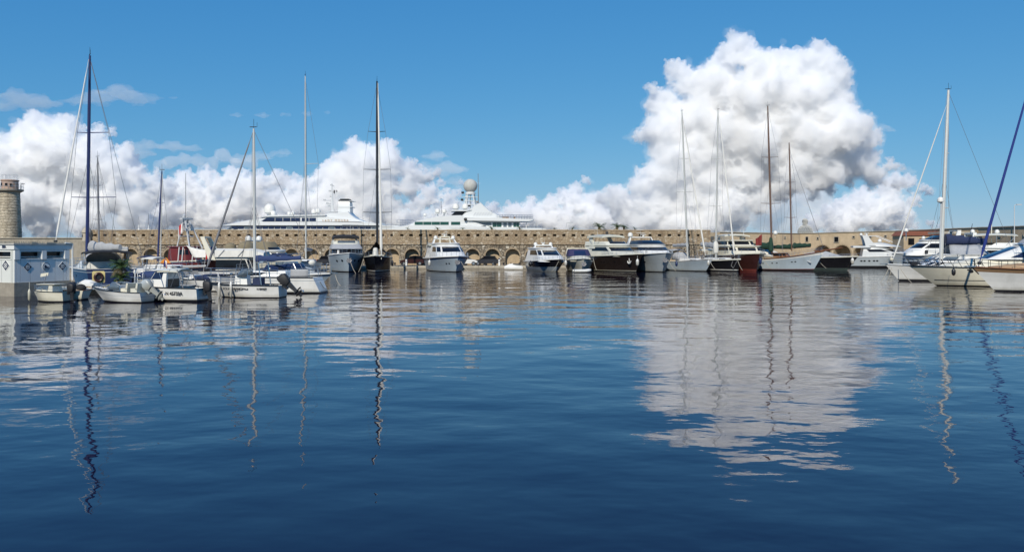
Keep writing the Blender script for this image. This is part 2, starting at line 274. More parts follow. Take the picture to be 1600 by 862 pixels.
# ---------------- mesh building
class MB:
    def __init__(s): s.v = []; s.f = []; s.m = []
    def add(s, vs, fs, mi=0):
        o = len(s.v); s.v += [tuple(p) for p in vs]; s.f += [tuple(i+o for i in f) for f in fs]; s.m += [mi]*len(fs); return s
    def box(s, c, d, rz=0, ry=0, rx=0, mi=0, top=1.0):
        Mx = Matrix.Rotation(rz, 3, 'Z') @ Matrix.Rotation(ry, 3, 'Y') @ Matrix.Rotation(rx, 3, 'X'); c = Vector(c); vs = []
        for z in (-.5, .5):
            k = top if z > 0 else 1
            for x, y in ((-.5, -.5), (.5, -.5), (.5, .5), (-.5, .5)): vs.append(c+Mx @ Vector((x*d[0]*k, y*d[1]*k, z*d[2])))
        return s.add(vs, [(3, 2, 1, 0), (4, 5, 6, 7), (0, 1, 5, 4), (1, 2, 6, 5), (2, 3, 7, 6), (3, 0, 4, 7)], mi)
    def loft(s, rings, mi=0, closed=True, cap=(True, True)):
        n = len(rings[0]); vs = [p for r in rings for p in r]; fs = []
        for i in range(len(rings)-1):
            for j in range(n if closed else n-1):
                k = (j+1) % n; fs.append((i*n+j, i*n+k, (i+1)*n+k, (i+1)*n+j))
        if cap[0]: fs.append(tuple(range(n-1, -1, -1)))
        if cap[1]: fs.append(tuple((len(rings)-1)*n+j for j in range(n)))
        return s.add(vs, fs, mi)
    def tube(s, p0, p1, r0, r1=None, n=6, mi=0):
        return s.path([p0, p1], [r0, r0 if r1 is None else r1], n, mi)
    def path(s, pts, r, n=6, mi=0):
        pts = [Vector(p) for p in pts]; rs = r if isinstance(r, (list, tuple)) else [r]*len(pts); rings = []
        for i, p in enumerate(pts):
            t = (pts[min(i+1, len(pts)-1)]-pts[max(i-1, 0)]).normalized(); a = Vector((0, 0, 1)) if abs(t.z) < .9 else Vector((1, 0, 0))
            u = t.cross(a).normalized(); w_ = u.cross(t)
            rings.append([p+(u*math.cos(q)+w_*math.sin(q))*rs[i] for q in (2*math.pi*k/n for k in range(n))])
        return s.loft(rings, mi)
    def lathe(s, c, prof, n=14, mi=0):
        c = Vector(c); return s.loft([[c+Vector((r*math.cos(q), r*math.sin(q), z)) for q in (2*math.pi*k/n for k in range(n))] for r, z in prof], mi)
    def ball(s, c, r, n=14, zs=1, mi=0):
        return s.lathe(c, [(max(.001, r*math.sin(math.pi*k/9)), -r*zs*math.cos(math.pi*k/9)) for k in range(10)], n, mi)
    def prism(s, poly, y0, y1, inset=0, mi=0):
        "side profile (x, z) carried across the beam from y0 to y1"
        cx = sum(p[0] for p in poly)/len(poly); cz = sum(p[1] for p in poly)/len(poly); k = 1-inset
        e = min(.25*abs(y1-y0), .3) if inset else 0
        sh = lambda y, q: [Vector((cx+(x-cx)*q, y, cz+(z-cz)*q)) for x, z in poly]
        rs = [sh(y0, k), sh(y0+e, 1), sh(y1-e, 1), sh(y1, k)] if inset else [sh(y0, 1), sh(y1, 1)]
        return s.loft(rs, mi)
    def sheet(s, a, b, c, d, nu=6, nv=6, fn=None, mi=0):
        "a quad sheet a-b-c-d with an offset function fn(u, v) -> vector"
        a, b, c, d = map(Vector, (a, b, c, d)); vs = []
        for i in range(nu+1):
            for j in range(nv+1):
                u, v = i/nu, j/nv; p = (a*(1-u)+b*u)*(1-v)+(d*(1-u)+c*u)*v
                if fn: p = p+Vector(fn(u, v))
                vs.append(p)
        return s.add(vs, [(i*(nv+1)+j, (i+1)*(nv+1)+j, (i+1)*(nv+1)+j+1, i*(nv+1)+j+1) for i in range(nu) for j in range(nv)], mi)
    def build(s, name, mats, parent=None, smooth=40, label=None, thick=0):
        me = bpy.data.meshes.new(name); me.from_pydata(s.v, [], s.f)
        for q in (mats if isinstance(mats, (list, tuple)) else [mats]): me.materials.append(M[q])
        me.polygons.foreach_set('material_index', s.m); me.update()
        if smooth: me.shade_smooth(); me.set_sharp_from_angle(angle=R(smooth))
        ob = bpy.data.objects.new(name, me); C.objects.link(ob)
        if parent: ob.parent = parent
        if label: ob['label'] = label
        if thick:
            q = ob.modifiers.new('thickness', 'SOLIDIFY'); q.thickness = thick; q.offset = 0
        return ob
def tag(ob, label, cat, group=None, kind=None):
    ob['label'] = label; ob['category'] = cat
    if group: ob['group'] = group
    if kind: ob['kind'] = kind
    return ob
def thing(name, loc, head, label, cat, group=None):
    o = bpy.data.objects.new(name, None); C.objects.link(o); o.empty_display_size = .5
    o.location = loc; o.rotation_euler = (0, 0, head); return tag(o, label, cat, group)
def structure(mb, name, m, smooth=40):
    ob = mb.build(name, m, None, smooth); ob['kind'] = 'structure'; return ob
def lettering(text, size, m, parent, Mx, depth=.006, bold=0):
    cu = bpy.data.curves.new('lettering', 'FONT'); cu.body = text; cu.size = size; cu.extrude = depth; cu.offset = bold; cu.align_x = 'CENTER'; cu.align_y = 'CENTER'; cu.resolution_u = 3
    t = bpy.data.objects.new('tmp', cu); C.objects.link(t); dg = bpy.context.evaluated_depsgraph_get(); dg.update()
    me = bpy.data.meshes.new_from_object(t.evaluated_get(dg)); bpy.data.objects.remove(t); bpy.data.curves.remove(cu); me.materials.clear(); me.materials.append(M[m])
    ob = bpy.data.objects.new('lettering', me); C.objects.link(ob); ob.parent = parent; ob.matrix_local = Mx; return ob
# ---------------- boats: the frame of each is x to the bow, y to port, z up from the waterline
BOATS = 'boats moored in the harbour'
class Boat:
    def __init__(s, name, x, Y, head, label, cat='boat', group=BOATS):
        "moored with its middle at depth Y on the line of sight through photo column x"
        s.p = Vector(((x-800)*Y/F, Y, 0)); s.h = R(head)
        s.root = thing(name, s.p, s.h, label, cat, group); s.inv = (Matrix.Translation(s.p) @ Matrix.Rotation(s.h, 4, 'Z')).inverted()
    def loc(s, x, y, Y=None): return s.inv @ px(x, y, Y or s.p.y)
    def w(s, p): return s.inv.inverted() @ Vector(p)
    def part(s, name, mb, m, parent=None, **k): return mb.build(name, m, parent or s.root, **k)
    def hull(s, L, B, fb, fs, top='gel_white', low='antifoul_black', boot=None, stripe=None, deck='deck_grey', draft=.5, transom=.86, rake=1.2, full=2.3, flare=.8, tm=.45, dip=.0, srake=0., boot_z=(.08, .2), stripe_v=(.82, .9), rail='trim_black', rail_r=.04, bulwark=.06, chine=0, bowwl=.72, n=26):
        s.L, s.B = L, B
        zs = lambda t: fs+(fb-fs)*t**1.8-dip*math.sin(math.pi*t)
        def hb(t, v):
            if t < tm: q = B/2*(transom+(1-transom)*math.sin(math.pi/2*t/tm)); wl = q*flare
            else:
                u = (t-tm)/(1-tm); q = B/2*max(0, 1-u**full); wl = B/2*flare*max(0, 1-u**(full*bowwl))*(1-.12*u)
            if v < 0: return wl*max(0.02, 1+v)**.55
            return wl+(q-wl)*v**(1.25 if not chine else .7)
        def pt(t, v, side=1, off=0):
            z = zs(t)*v if v >= 0 else draft*v*(1-.5*t)
            xb = L/2-rake*(1-v) if v >= 0 else L/2-rake+.5*rake*v
            xs = -L/2+srake*v
            return Vector((xs+(xb-xs)*t, side*(hb(t, v)+off), z))
        s.pt, s.zs = pt, zs
        bz = [z/zs(.5) for z in boot_z]
        vs = [-1, -.5, -.15, bz[0], bz[1], .4, .6, stripe_v[0], stripe_v[1], 1]; ms = [1, 1, 1, 2 if boot else 0, 0, 0, 0, 3 if stripe else 0, 0]
        mb = MB()
        for side in (1, -1):
            for k in range(len(vs)-1):
                rs = [[pt(i/n, v, side) for v in (vs[k], vs[k+1])] for i in range(n+1)]
                if side < 0: rs = [r[::-1] for r in rs]
                mb.loft(rs, ms[k], closed=False, cap=(False, False))
        for k in range(len(vs)-1): mb.add([pt(0, vs[k], 1), pt(0, vs[k], -1), pt(0, vs[k+1], -1), pt(0, vs[k+1], 1)], [(0, 1, 2, 3)], ms[k])
        s.part('hull', mb, [top, low, boot or top, stripe or top])
        mb = MB(); rs = []
        for i in range(n+1):
            a = pt(i/n, 1, 1, -.02); a.z -= bulwark; b_ = a.copy(); b_.y = -a.y; c = a.copy(); c.y = 0; c.z += .04*B*.5*min(1, 2-2*i/n); rs.append([a, c, b_])
        mb.loft(rs, 0, closed=False, cap=(False, False)); s.part('deck', mb, deck)
        if rail:
            mb = MB(); q = [pt(i/n, 1, 1, .01) for i in range(n+1)]+[pt(i/n, 1, -1, .01) for i in range(n-1, -1, -1)]; mb.path(q, rail_r, 5); s.part('rub_rail', mb, rail)
        return s
    def rails(s, t0, t1, h=.6, n=7, r=.018, m='steel', parent=None, lines=2, lean=0):
        mb = MB()
        for side in (1, -1):
            tops = []
            for k in range(n+1):
                a = s.pt(t0+(t1-t0)*k/n, 1, side, -.06); b_ = a+Vector((lean, 0, h)); mb.tube(a, b_, r, n=4); tops.append((a, b_))
            for q in range(lines): mb.path([a+(b_-a)*(1-q*.45) for a, b_ in tops], r*.8, 4)
        if t1 > .95: mb.path([s.pt(t1, 1, 1, -.06)+Vector((lean, 0, h)), s.pt(1, 1)+Vector((lean+.15, 0, h)), s.pt(t1, 1, -1, -.06)+Vector((lean, 0, h))], r, 4)
        return s.part('guard_rail', mb, m, parent)
    def outline(s, xa, xf, hw, nose, n=10):
        pts = [(xa, -hw)]+[(xf-nose+nose*math.sin(math.pi*k/(2*n))**.9, -hw*math.cos(math.pi*k/(2*n))**.8 if k < n else 0) for k in range(n)]
        pts = [(xa, -hw), (xa+(xf-nose-xa)*.33, -hw), (xa+(xf-nose-xa)*.66, -hw)]+pts[1:]+[(xf, 0)]
        return pts+[(x, -y) for x, y in pts[-2::-1]]
    def tier(s, name, x0, x1, hw, z0, z1, rf=1, ra=0, tum=.15, nose=1., m='gel_white', wins=(), wm='glass_dark', wz=(.45, .85), roof=None, lip=.12, parent=None):
        "a deckhouse: plan outline lofted up with raked front; wins = stretches (u0, u1) of the outline that are glazed; roof = overhanging slab"
        ring = lambda f, off=0: [Vector((x, y, z0+(z1-z0)*f)) for x, y in s.outline(x0+ra*f-off, x1-rf*f+off, hw-tum*f+off, nose)]
        fr = [0, .12, .5, .88, 1]
        mb = MB(); mb.loft([ring(f, 0 if f < .95 else -.05) for f in fr], 0, cap=(False, True)); house = s.part(name, mb, m, parent)
        N = len(ring(0))
        for (u0, u1) in wins:
            a, b_ = int(round(u0*(N-1))), int(round(u1*(N-1))); mb = MB()
            lo, hi = ring(wz[0], .015), ring(wz[1], .015); li, hi2 = ring(wz[0], -.05), ring(wz[1], -.05)
            seg = lambda r: r[a:b_+1]
            mb.loft([seg(li), seg(lo), seg(hi), seg(hi2)], 0, closed=False, cap=(False, False))
            for e in (a, b_): mb.add([li[e], lo[e], hi[e], hi2[e]], [(0, 1, 2, 3)])
            mb.build('window', wm, house, smooth=60)
        if roof:
            mb = MB(); top = [Vector((x, y, 0)) for x, y in s.outline(x0+ra-lip*2, x1-rf+lip*1.6, hw-tum+lip, nose)]
            t = roof; mb.loft([[p*1+Vector((0, 0, z1-.01)) for p in top], [p+Vector((0, 0, z1+t*.6)) for p in top], [Vector((x, y, z1+t)) for x, y in s.outline(x0+ra-lip, x1-rf+lip*.2, (hw-tum)*.9, nose)]]); mb.build('roof', m, house)
        return house
    def domes(s, spots, m='dome_white', parent=None):
        for (x, y, z, r) in spots:
            mb = MB(); mb.lathe((x, y, z), [(r*.3, -r*.25), (r*.7, 0), (r*.98, r*.15), (r, r*.6), (r*.93, r*1.05), (r*.7, r*1.45), (r*.35, r*1.65), (.01, r*1.72)]); s.part('satellite_dome', mb, m, parent)
    def arch(s, x, hw, z0, z1, wid=.35, lean=-.6, m='gel_white', t=.16, top=.8):
        mb = MB()
        for side in (1, -1):
            mb.loft([[Vector((x+dx*k2+lean*f, side*(hw*(1-(1-top)*f)+dy), z0+(z1-z0)*f)) for dx, dy in ((-wid, -t/2), (wid, -t/2), (wid, t/2), (-wid, t/2))] for f, k2 in ((0, 1.5), (.5, 1.05), (1, .8))])
        mb.box((x+lean, 0, z1+.03), (wid*1.7, hw*top*2+t, .14)); return s.part('radar_arch', mb, m)
    def antenna(s, base, top, r=.02, bars=(), m='dome_white', name='antenna'):
        mb = MB(); mb.tube(base, top, r, r*.5, 5); b_, t = Vector(base), Vector(top)
        for f, w_ in bars: p = b_+(t-b_)*f; mb.box(p, (w_*.3, w_, .05))
        return s.part(name, mb, m)
    def radar_bar(s, c, w_=.9):
        mb = MB(); mb.lathe(c, [(.16, 0), (.14, .22), (.05, .26)], 8); mb.box((c[0], c[1], c[2]+.32), (.12, w_, .1), rz=.5); s.part('radar_scanner', mb, 'dome_white')
    def portholes(s, ts, v, r, side, m='glass_dark'):
        for t in ts:
            p = s.pt(t, v, side); a = s.pt(t+.01, v, side)-p; u = s.pt(t, v+.05, side)-p; nrm = a.cross(u).normalized()*side; a.normalize(); u = (u-a*u.dot(a)).normalized()
            mb = MB(); mb.loft([[p+nrm*h+(a*math.cos(q)*1.5+u*math.sin(q))*r*k for q in (2*math.pi*j/10 for j in range(10))] for h, k in ((-.02, 1), (.02, 1), (.024, .8))]); s.part('porthole', mb, m)
    def anchor(s, z=None):
        p = s.pt(.985, .62, 1); p.y = 0; p.x = s.pt(1, .62).x+.06; mb = MB(); mb.tube(p+Vector((.02, 0, .35)), p+Vector((.05, 0, -.25)), .04, n=5)
        mb.path([p+Vector((.04, -.35, .02)), p+Vector((.1, -.18, -.22)), p+Vector((.1, 0, -.3)), p+Vector((.1, .18, -.22)), p+Vector((.04, .35, .02))], .06, 5); mb.box(p+Vector((0, 0, .05)), (.05, .55, .5)); s.part('anchor', mb, 'mast_grey')
    def pulpit_roller(s):
        mb = MB(); p = s.pt(1, 1); mb.box((p.x+.1, 0, p.z+.03), (.7, .3, .07)); s.part('bow_roller', mb, 'steel')
    # -------- sailing rig; photo columns and rows give the points, Y the depth
    def rig(s, base, top, r=.1, m='alloy_mast', spreaders=(), fore=None, back=None, shroud=True, Y=None, chain=1.4, wire_r=.016, head=True, crane=False):
        Y = Y or s.p.y; b_, t = s.loc(*base, Y), s.loc(*top, Y); mb = MB(); mb.path([b_, b_+(t-b_)*.75, t], [r, r*.95, r*.62], 8); mast = s.part('mast', mb, m)
        tips = []
        for (yy, wl, wr) in spreaders:
            f = (yy-base[1])/(top[1]-base[1]); c = base[0]+(top[0]-base[0])*f
            l, rr = s.loc(c-wl, yy-.6, Y), s.loc(c+wr, yy-.6, Y); mid = b_+(t-b_)*f; mb = MB(); mb.tube(mid, l, r*.35, r*.22, 5); mb.tube(mid, rr, r*.35, r*.22, 5); mb.build('spreader', m, mast); tips.append((l, rr))
        if shroud:
            mb = MB(); deckz = b_.z
            for k in (0, 1):
                e = s.loc(base[0]+(-1, 1)[k]*chain*F/Y, base[1], Y); e.z = min(e.z, deckz); ps = [b_+(t-b_)*.985]+[q[k] for q in tips]+[e]; mb.path(ps, wire_r, 4)
                if tips: mb.tube(b_+(t-b_)*.5, e, wire_r*.8, n=4)
            for dx_, dy_ in ((.22, .1), (-.3, .2), (.5, -.3)): mb.tube(b_+(t-b_)*.97+Vector((dx_*.3, dy_*.3, 0)), b_+Vector((dx_, dy_, .1)), wire_r*.6, n=3)
            s.part('shroud', mb, 'wire')
        if head:
            mb = MB(); mb.tube(t, t+Vector((0, 0, .7)), .015, n=4); mb.box(t+Vector((.05, 0, .12)), (.5, .06, .05)); mb.tube(t+Vector((-.25, 0, .1)), t+Vector((-.25, 0, .45)), .012, n=4); mb.build('masthead_gear', 'trim_black', mast)
        if fore:
            (tx, ty), (bx, by), fr, fm = fore[:4]; fY = fore[4] if len(fore) > 4 else Y
            p0, p1 = s.loc(tx, ty, Y), s.loc(bx, by, fY); mb = MB(); mb.path([p0, p0+(p1-p0)*.06, p0+(p1-p0)*.1, p0+(p1-p0)*.6, p0+(p1-p0)*.93, p0+(p1-p0)*.96, p1], [fr*.2, fr*.25, fr*.55, fr*.95, fr*1.15, fr*.4, fr*.25], 7); s.part('furled_headsail', mb, fm)
            mb = MB(); mb.lathe(p0+(p1-p0)*.985, [(.03, -.12), (.14, -.1), (.14, .1), (.03, .12)], 8); s.part('furling_drum', mb, 'trim_black')
        if back:
            mb = MB(); mb.tube(b_+(t-b_)*.99, s.loc(*back), wire_r, n=4); s.part('backstay', mb, 'wire')
        return mast
    def boom(s, p, q, r=.22, m='navy_canvas', lump=1.0, pole='alloy_mast'):
        p, q = Vector(p), Vector(q); mb = MB(); mb.tube(p, q, .07, .06, 6); bo = s.part('boom', mb, pole); n = 10; rings = []; d = (q-p); u = d.cross(Vector((0, 0, 1))).normalized()
        for k in range(n+1):
            f = k/n; c = p+d*f+Vector((0, 0, r*.5)); h = r*(1.35-.65*f)*(.9+.16*math.sin(k*2.1))*lump; ww = r*.62*(1.1-.45*f)
            rings.append([c+u*(ww*math.cos(a))+Vector((0, 0, h*(math.sin(a) if math.sin(a) > 0 else math.sin(a)*.55))) for a in (2*math.pi*j/9 for j in range(9))])
        mb = MB(); mb.loft(rings); mb.build('sail_cover', m, bo); return bo
    def dodger(s, x0, x1, hw, z0, z1, m='navy_canvas', front=.5, name='spray_hood'):
        mb = MB(); rings = []
        for k in range(7):
            f = k/6; x = x0+(x1-x0)*f; h = (z1-z0)*(1-.0*f) if f < .6 else (z1-z0)*(1-((f-.6)/.4)**2*.85)
            rings.append([Vector((x, -hw*math.cos(a), z0+h*max(0, math.sin(a))**.55)) for a in (math.pi*j/10 for j in range(11))])
        mb.loft(rings, closed=False, cap=(False, True)); return s.part(name, mb, m, thick=.03)
    def bimini(s, x0, x1, hw, z, zlow, m='navy_canvas', crown=.15, t=.05, name='bimini_top'):
        mb = MB(); rings = []
        for k in range(6):
            f = k/5; x = x0+(x1-x0)*f; c = crown*math.sin(math.pi*f)
            rings.append([Vector((x, -hw*(1-2*j/8), z+c-.16*abs(1-2*j/8)**3)) for j in range(9)]+[Vector((x, hw*(1-2*j/8), z+c-t-.16*abs(1-2*j/8)**3)) for j in range(9)])
        mb.loft(rings); o = s.part(name, mb, m); mb = MB()
        for side in (1, -1):
            for x in (x0+.1, (x0+x1)/2, x1-.1): mb.tube(((x0+x1)/2+(x-(x0+x1)/2)*.4, side*hw*1.0, zlow), (x, side*hw*.97, z-.12), .02, n=4)
        mb.build('frame', 'steel', o); return o
    def outboard(s, x, z, k=1.0, tilt=0, cowl='rubber_black', y=0, head=0):
        "outboard engine hung on the transom; tilt swings its leg up astern"
        o = bpy.data.objects.new('outboard_engine', None); C.objects.link(o); o.parent = s.root; o.location = (x, y, z); o.rotation_euler = (0, R(tilt), R(head))
        mb = MB(); pr = [(-.16, .17, .16, 0), (-.04, .25, .2, 0), (.12, .285, .215, -.01), (.3, .29, .21, -.02), (.42, .26, .19, -.035), (.5, .16, .12, -.05)]
        mb.loft([[Vector((-.2*k+(c0+a*math.copysign(abs(math.cos(q))**.45, math.cos(q)))*k, b_*k*math.copysign(abs(math.sin(q))**.5, math.sin(q)), (h+.1)*k+.06*k*math.cos(q)*(h > .3))) for q in (2*math.pi*j/16 for j in range(16))] for h, a, b_, c0 in pr]); mb.build('cowling', cowl, o)
        mb = MB(); mb.loft([[Vector((-.2*k+a, b_, h*k)) for a, b_ in ((-.16*k*q, -.08*k*q), (.13*k*q, -.1*k*q), (.13*k*q, .1*k*q), (-.16*k*q, .08*k*q))] for h, q in ((.05, 1), (-.3, .8), (-.62, .6), (-.72, .75))])
        mb.box((-.27*k, 0, -.7*k), (.5*k, .24*k, .035*k)); mb.loft([[Vector((x_*k, b_*r_*k, (-.86+c_*r_)*k)) for b_, c_ in ((1, 0), (.5, .87), (-.5, .87), (-1, 0), (-.5, -.87), (.5, -.87))] for x_, r_ in ((.02, .02), (-.08, .07), (-.35, .075), (-.45, .04))]); mb.box((-.2*k, 0, -.78*k), (.22*k, .04*k, .2*k)); mb.box((-.2*k, 0, -1.0*k), (.16*k, .02*k, .2*k)); mb.build('drive_leg', 'trim_black' if cowl == 'rubber_black' else cowl, o)
        mb = MB()
        for a in (0, 2.09, 4.19): mb.loft([[Vector((-.46*k-.02*k*sg, 0, -.86*k))+Vector((tw, math.cos(a+b_)*rr, math.sin(a+b_)*rr)) for b_, rr, tw in ((-.25, .04*k, -.02*k), (-.4, .15*k, -.03*k), (.35, .16*k, .03*k), (.25, .04*k, .02*k))] for sg in (0, .4)])
        mb.build('propeller', 'steel', o)
        mb = MB(); mb.box((.02*k, 0, -.05*k), (.12*k, .28*k, .34*k)); mb.build('bracket', 'trim_black', o); return o
    def windshield(s, x0, x1, hw, z0, h, rake=.35, m='glass_grey', frame='steel', nose=.5):
        lo = [Vector((x, y, z0)) for x, y in s.outline(x0, x1, hw, nose, 6)]; hi = [Vector((x, y, z0+h)) for x, y in s.outline(x0, x1-rake, hw*.9, nose, 6)]
        for p, q in zip(lo, hi):
            if p.x < x1-nose-.05: q.z -= h*.35*(x1-nose-p.x)/(x1-nose-x0+.01)
        mb = MB(); mb.loft([lo, hi], closed=False, cap=(False, False)); g = s.part('windscreen', mb, m, thick=.02); mb = MB(); mb.path(hi, .025, 5); N = len(lo)
        for j in (0, N//3, N//2, 2*N//3, N-1): mb.tube(lo[j], hi[j], .022, n=4)
        mb.build('frame', frame, g)
    def flagstaff(s, base, h, cols, wdt=.7, lean=(-.25, 0), droop=.5, kind='tricolour'):
        b_ = Vector(base); t = b_+Vector((lean[0], lean[1], h)); mb = MB(); mb.tube(b_, t, .018, n=5); st = s.part('flagstaff', mb, 'varnished_wood'); fh = h*.55
        fn = lambda u, v: (0, .06*math.sin(u*7+v*2), -droop*u*u*fh)
        mb = MB(); d = Vector((-wdt, .1, 0))
        for k, c in enumerate(cols):
            a, e = k/len(cols), (k+1)/len(cols); g = lambda u, v, a=a, e=e: fn(a+(e-a)*u, v)
            mb.sheet(t+d*a, t+d*e, t+d*e-Vector((0, 0, fh)), t+d*a-Vector((0, 0, fh)), 4, 4, g, k)
        mb.build('flag', cols, st, thick=.01)
FEND = 'fenders hung along the boats'
def fender(p, r, h, m, label):
    mb = MB()
    if h: mb.lathe((0, 0, 0), [(.02, -h/2-.05), (r*.6, -h/2), (r, -h/2+r*.7), (r, h/2-r*.7), (r*.6, h/2), (.03, h/2+.08)], 10)
    else: mb.ball((0, 0, 0), r, 14); mb.lathe((0, 0, r*.95), [(r*.2, 0), (r*.15, r*.3)], 8)
    mb.tube((0, 0, h/2), (0, .0, h/2+.5), .015, n=4); o = mb.build('fender', m); o.location = p; return tag(o, label, 'fender', FEND)
def rope(a, b_, label, r=.025, sag=.25, m='rope'):
    a, b_ = Vector(a), Vector(b_); mb = MB(); mb.path([(a*(1-f)+b_*f)-a-Vector((0, 0, sag*math.sin(math.pi*f))) for f in (k/8 for k in range(9))], r, 5); o = mb.build('mooring_rope', m); o.location = a
    return tag(o, label, 'rope', 'mooring ropes')
# ---------------- the harbour wall, quay, lighthouse, hut
WY = 127.0
def wall_run(name, label, p0, p1, z0, zt0, zt1, zs, arches, depth, mats, course=None, holes=None, body=4.0):
    "a straight stretch of masonry from p0 to p1 (plan), its face pierced by arched niches; holes = (z, pitch, width, height)"
    p0, p1 = Vector((*p0, 0)), Vector((*p1, 0)); d = (p1-p0); Ln = d.length; d.normalize(); nrm = Vector((-d.y, d.x, 0))
    root = thing(name, (p0.x, p0.y, 0), math.atan2(d.y, d.x), label, 'wall')
    zt = lambda u: zt0+(zt1-zt0)*u/Ln; split = course or (lambda u: zt(u))
    P = lambda u, z, q=0: Vector((u, q, z)); mb = MB(); u = 0
    for (uc, a, sp) in arches:
        mb.add([P(u, z0), P(uc-a, z0), P(uc-a, split(uc-a)), P(u, split(u))], [(0, 1, 2, 3)])
        n = 12; cv = [(uc-a*math.cos(math.pi*k/n), sp+a*math.sin(math.pi*k/n)) for k in range(n+1)]
        for (x0_, y0_), (x1_, y1_) in zip(cv, cv[1:]): mb.add([P(x0_, y0_), P(x1_, y1_), P(x1_, split(x1_)), P(x0_, split(x0_))], [(0, 1, 2, 3)])
        u = uc+a
        nb = MB(); ol = [(uc-a, z0)]+cv+[(uc+a, z0)]
        nb.loft([[P(x, z, q) for x, z in ol] for q in (0, depth)], 0, closed=False, cap=(False, False)); nb.add([P(x, z, depth) for x, z in ol], [tuple(range(len(ol)))], 1)
        vo = [(uc-(a+.22)*math.cos(math.pi*k/n), sp+(a+.22)*math.sin(math.pi*k/n)) for k in range(n+1)]
        nb.build('niche', [mats[0], 'niche_render'], root)
        vb = MB()
        for k in range(n):
            i0, i1, o0, o1 = cv[k], cv[k+1], vo[k], vo[k+1]; g = .05
            i0, o0 = [tuple(a_+(b_-a_)*g for a_, b_ in zip(*q)) for q in ((i0, i1), (o0, o1))]
            vb.loft([[P(*i0, q), P(*i1, q), P(*o1, q), P(*o0, q)] for q in (-.05, .02)])
        vb.build('arch_stones', 'voussoir', root)
    mb.add([P(u, z0), P(Ln, z0), P(Ln, split(Ln)), P(u, split(u))], [(0, 1, 2, 3)])
    mb.build('lower_wall', mats[0], root, smooth=0)
    up = MB()
    if course:
        zb = .02
        if holes:
            hz, pitch, hw, hh = holes; u = 0; k = 0; m_ = int(Ln/pitch); F_ = lambda a, b_, c0, c1: up.add([P(a, c0(a), -.1), P(b_, c0(b_), -.1), P(b_, c1(b_), -.1), P(a, c1(a), -.1)], [(0, 1, 2, 3)])
            lo = lambda u: hz-hh/2; hi = lambda u: hz+hh/2
            F_(0, Ln, split, lo); F_(0, Ln, hi, zt)
            for k in range(m_):
                c = (k+.5)*pitch+random.uniform(-.06, .06); ww = hw*random.uniform(.8, 1.15); F_(u, c-ww/2, lo, hi); u = c+ww/2
                q = [(c-ww/2, hz-hh/2), (c+ww/2, hz-hh/2), (c+ww/2, hz+hh/2), (c-ww/2, hz+hh/2)]
                up.loft([[P(x, z, e) for x, z in q] for e in (.9, -.1)], 0, cap=(True, False))
            F_(u, Ln, lo, hi)
        else: up.add([P(0, split(0), -.1), P(Ln, split(Ln), -.1), P(Ln, zt(Ln), -.1), P(0, zt(0), -.1)], [(0, 1, 2, 3)])
    up.add([P(0, zt(0), -.1), P(Ln, zt(Ln), -.1), P(Ln, zt(Ln), body), P(0, zt(0), body)], [(0, 1, 2, 3)])
    up.add([P(Ln, z0, 0), P(Ln, z0, body), P(Ln, zt(Ln), body), P(Ln, zt(Ln), -.1)], [(0, 1, 2, 3)]); up.add([P(0, z0, body), P(0, z0, 0), P(0, zt(0), -.1), P(0, zt(0), body)], [(0, 1, 2, 3)])
    up.add([P(Ln, z0, body), P(0, z0, body), P(0, zt(0), body), P(Ln, zt(Ln), body)], [(0, 1, 2, 3)])
    up.build('parapet', mats[1], root, smooth=0)
    cp = MB()
    k = int(Ln/1.6)
    for i in range(k):
        a, b_ = Ln*i/k+.012, Ln*(i+1)/k-.012; j = random.uniform(-.02, .03)
        cp.loft([[P(a, zt(a)+.004+h, q), P(b_, zt(b_)+.004+h, q), P(b_, zt(b_)+.11+j+h, q), P(a, zt(a)+.11+j+h, q)] for q, h in ((-.18, 0), (.6, 0))])
    o = cp.build('coping_stones', mats[2], root); o['kind'] = 'stuff'
    if course:
        mb = MB(); mb.loft([[P(q, split(q)-.1, -.16), P(q, split(q)+.06, -.16), P(q, split(q)+.1, -.08), P(q, split(q)+.1, .05), P(q, split(q)-.1, .05)] for q in (0.02, Ln-.02)]); mb.build('string_course', mats[1], root)
    return root
X = lambda x, Y: (x-800)*Y/F
x0, x1 = X(142, WY), X(1110, WY); ac = [X(738, WY)+3.175*k for k in range(-19, 14)]
wall_run('harbour_wall', 'long stone harbour wall with a row of arched niches and small square holes', (x0, WY), (x1, WY), .3, 5.93, 5.93, 1.9, [(u-x0, 1.12, 1.9) for u in ac if x0+2 < u < x1-3], 1.0, ('rubble_stone', 'tan_stone', 'render_tan'), course=lambda u: 3.8, holes=(5.18, 1.51, .52, .34))
pts = [(1124, 150, 363), (1250, 158, 365), (1400, 146, 361), (1528, 128, 356), (1660, 110, 352)]
names = ['low end of the tan fort wall behind the wooden masts', 'plain tan wall with large vaulted arches behind the black covered boat', 'tan wall behind the white motor yacht with the radar arch', 'high plain tan wall at the far right under the lamp']
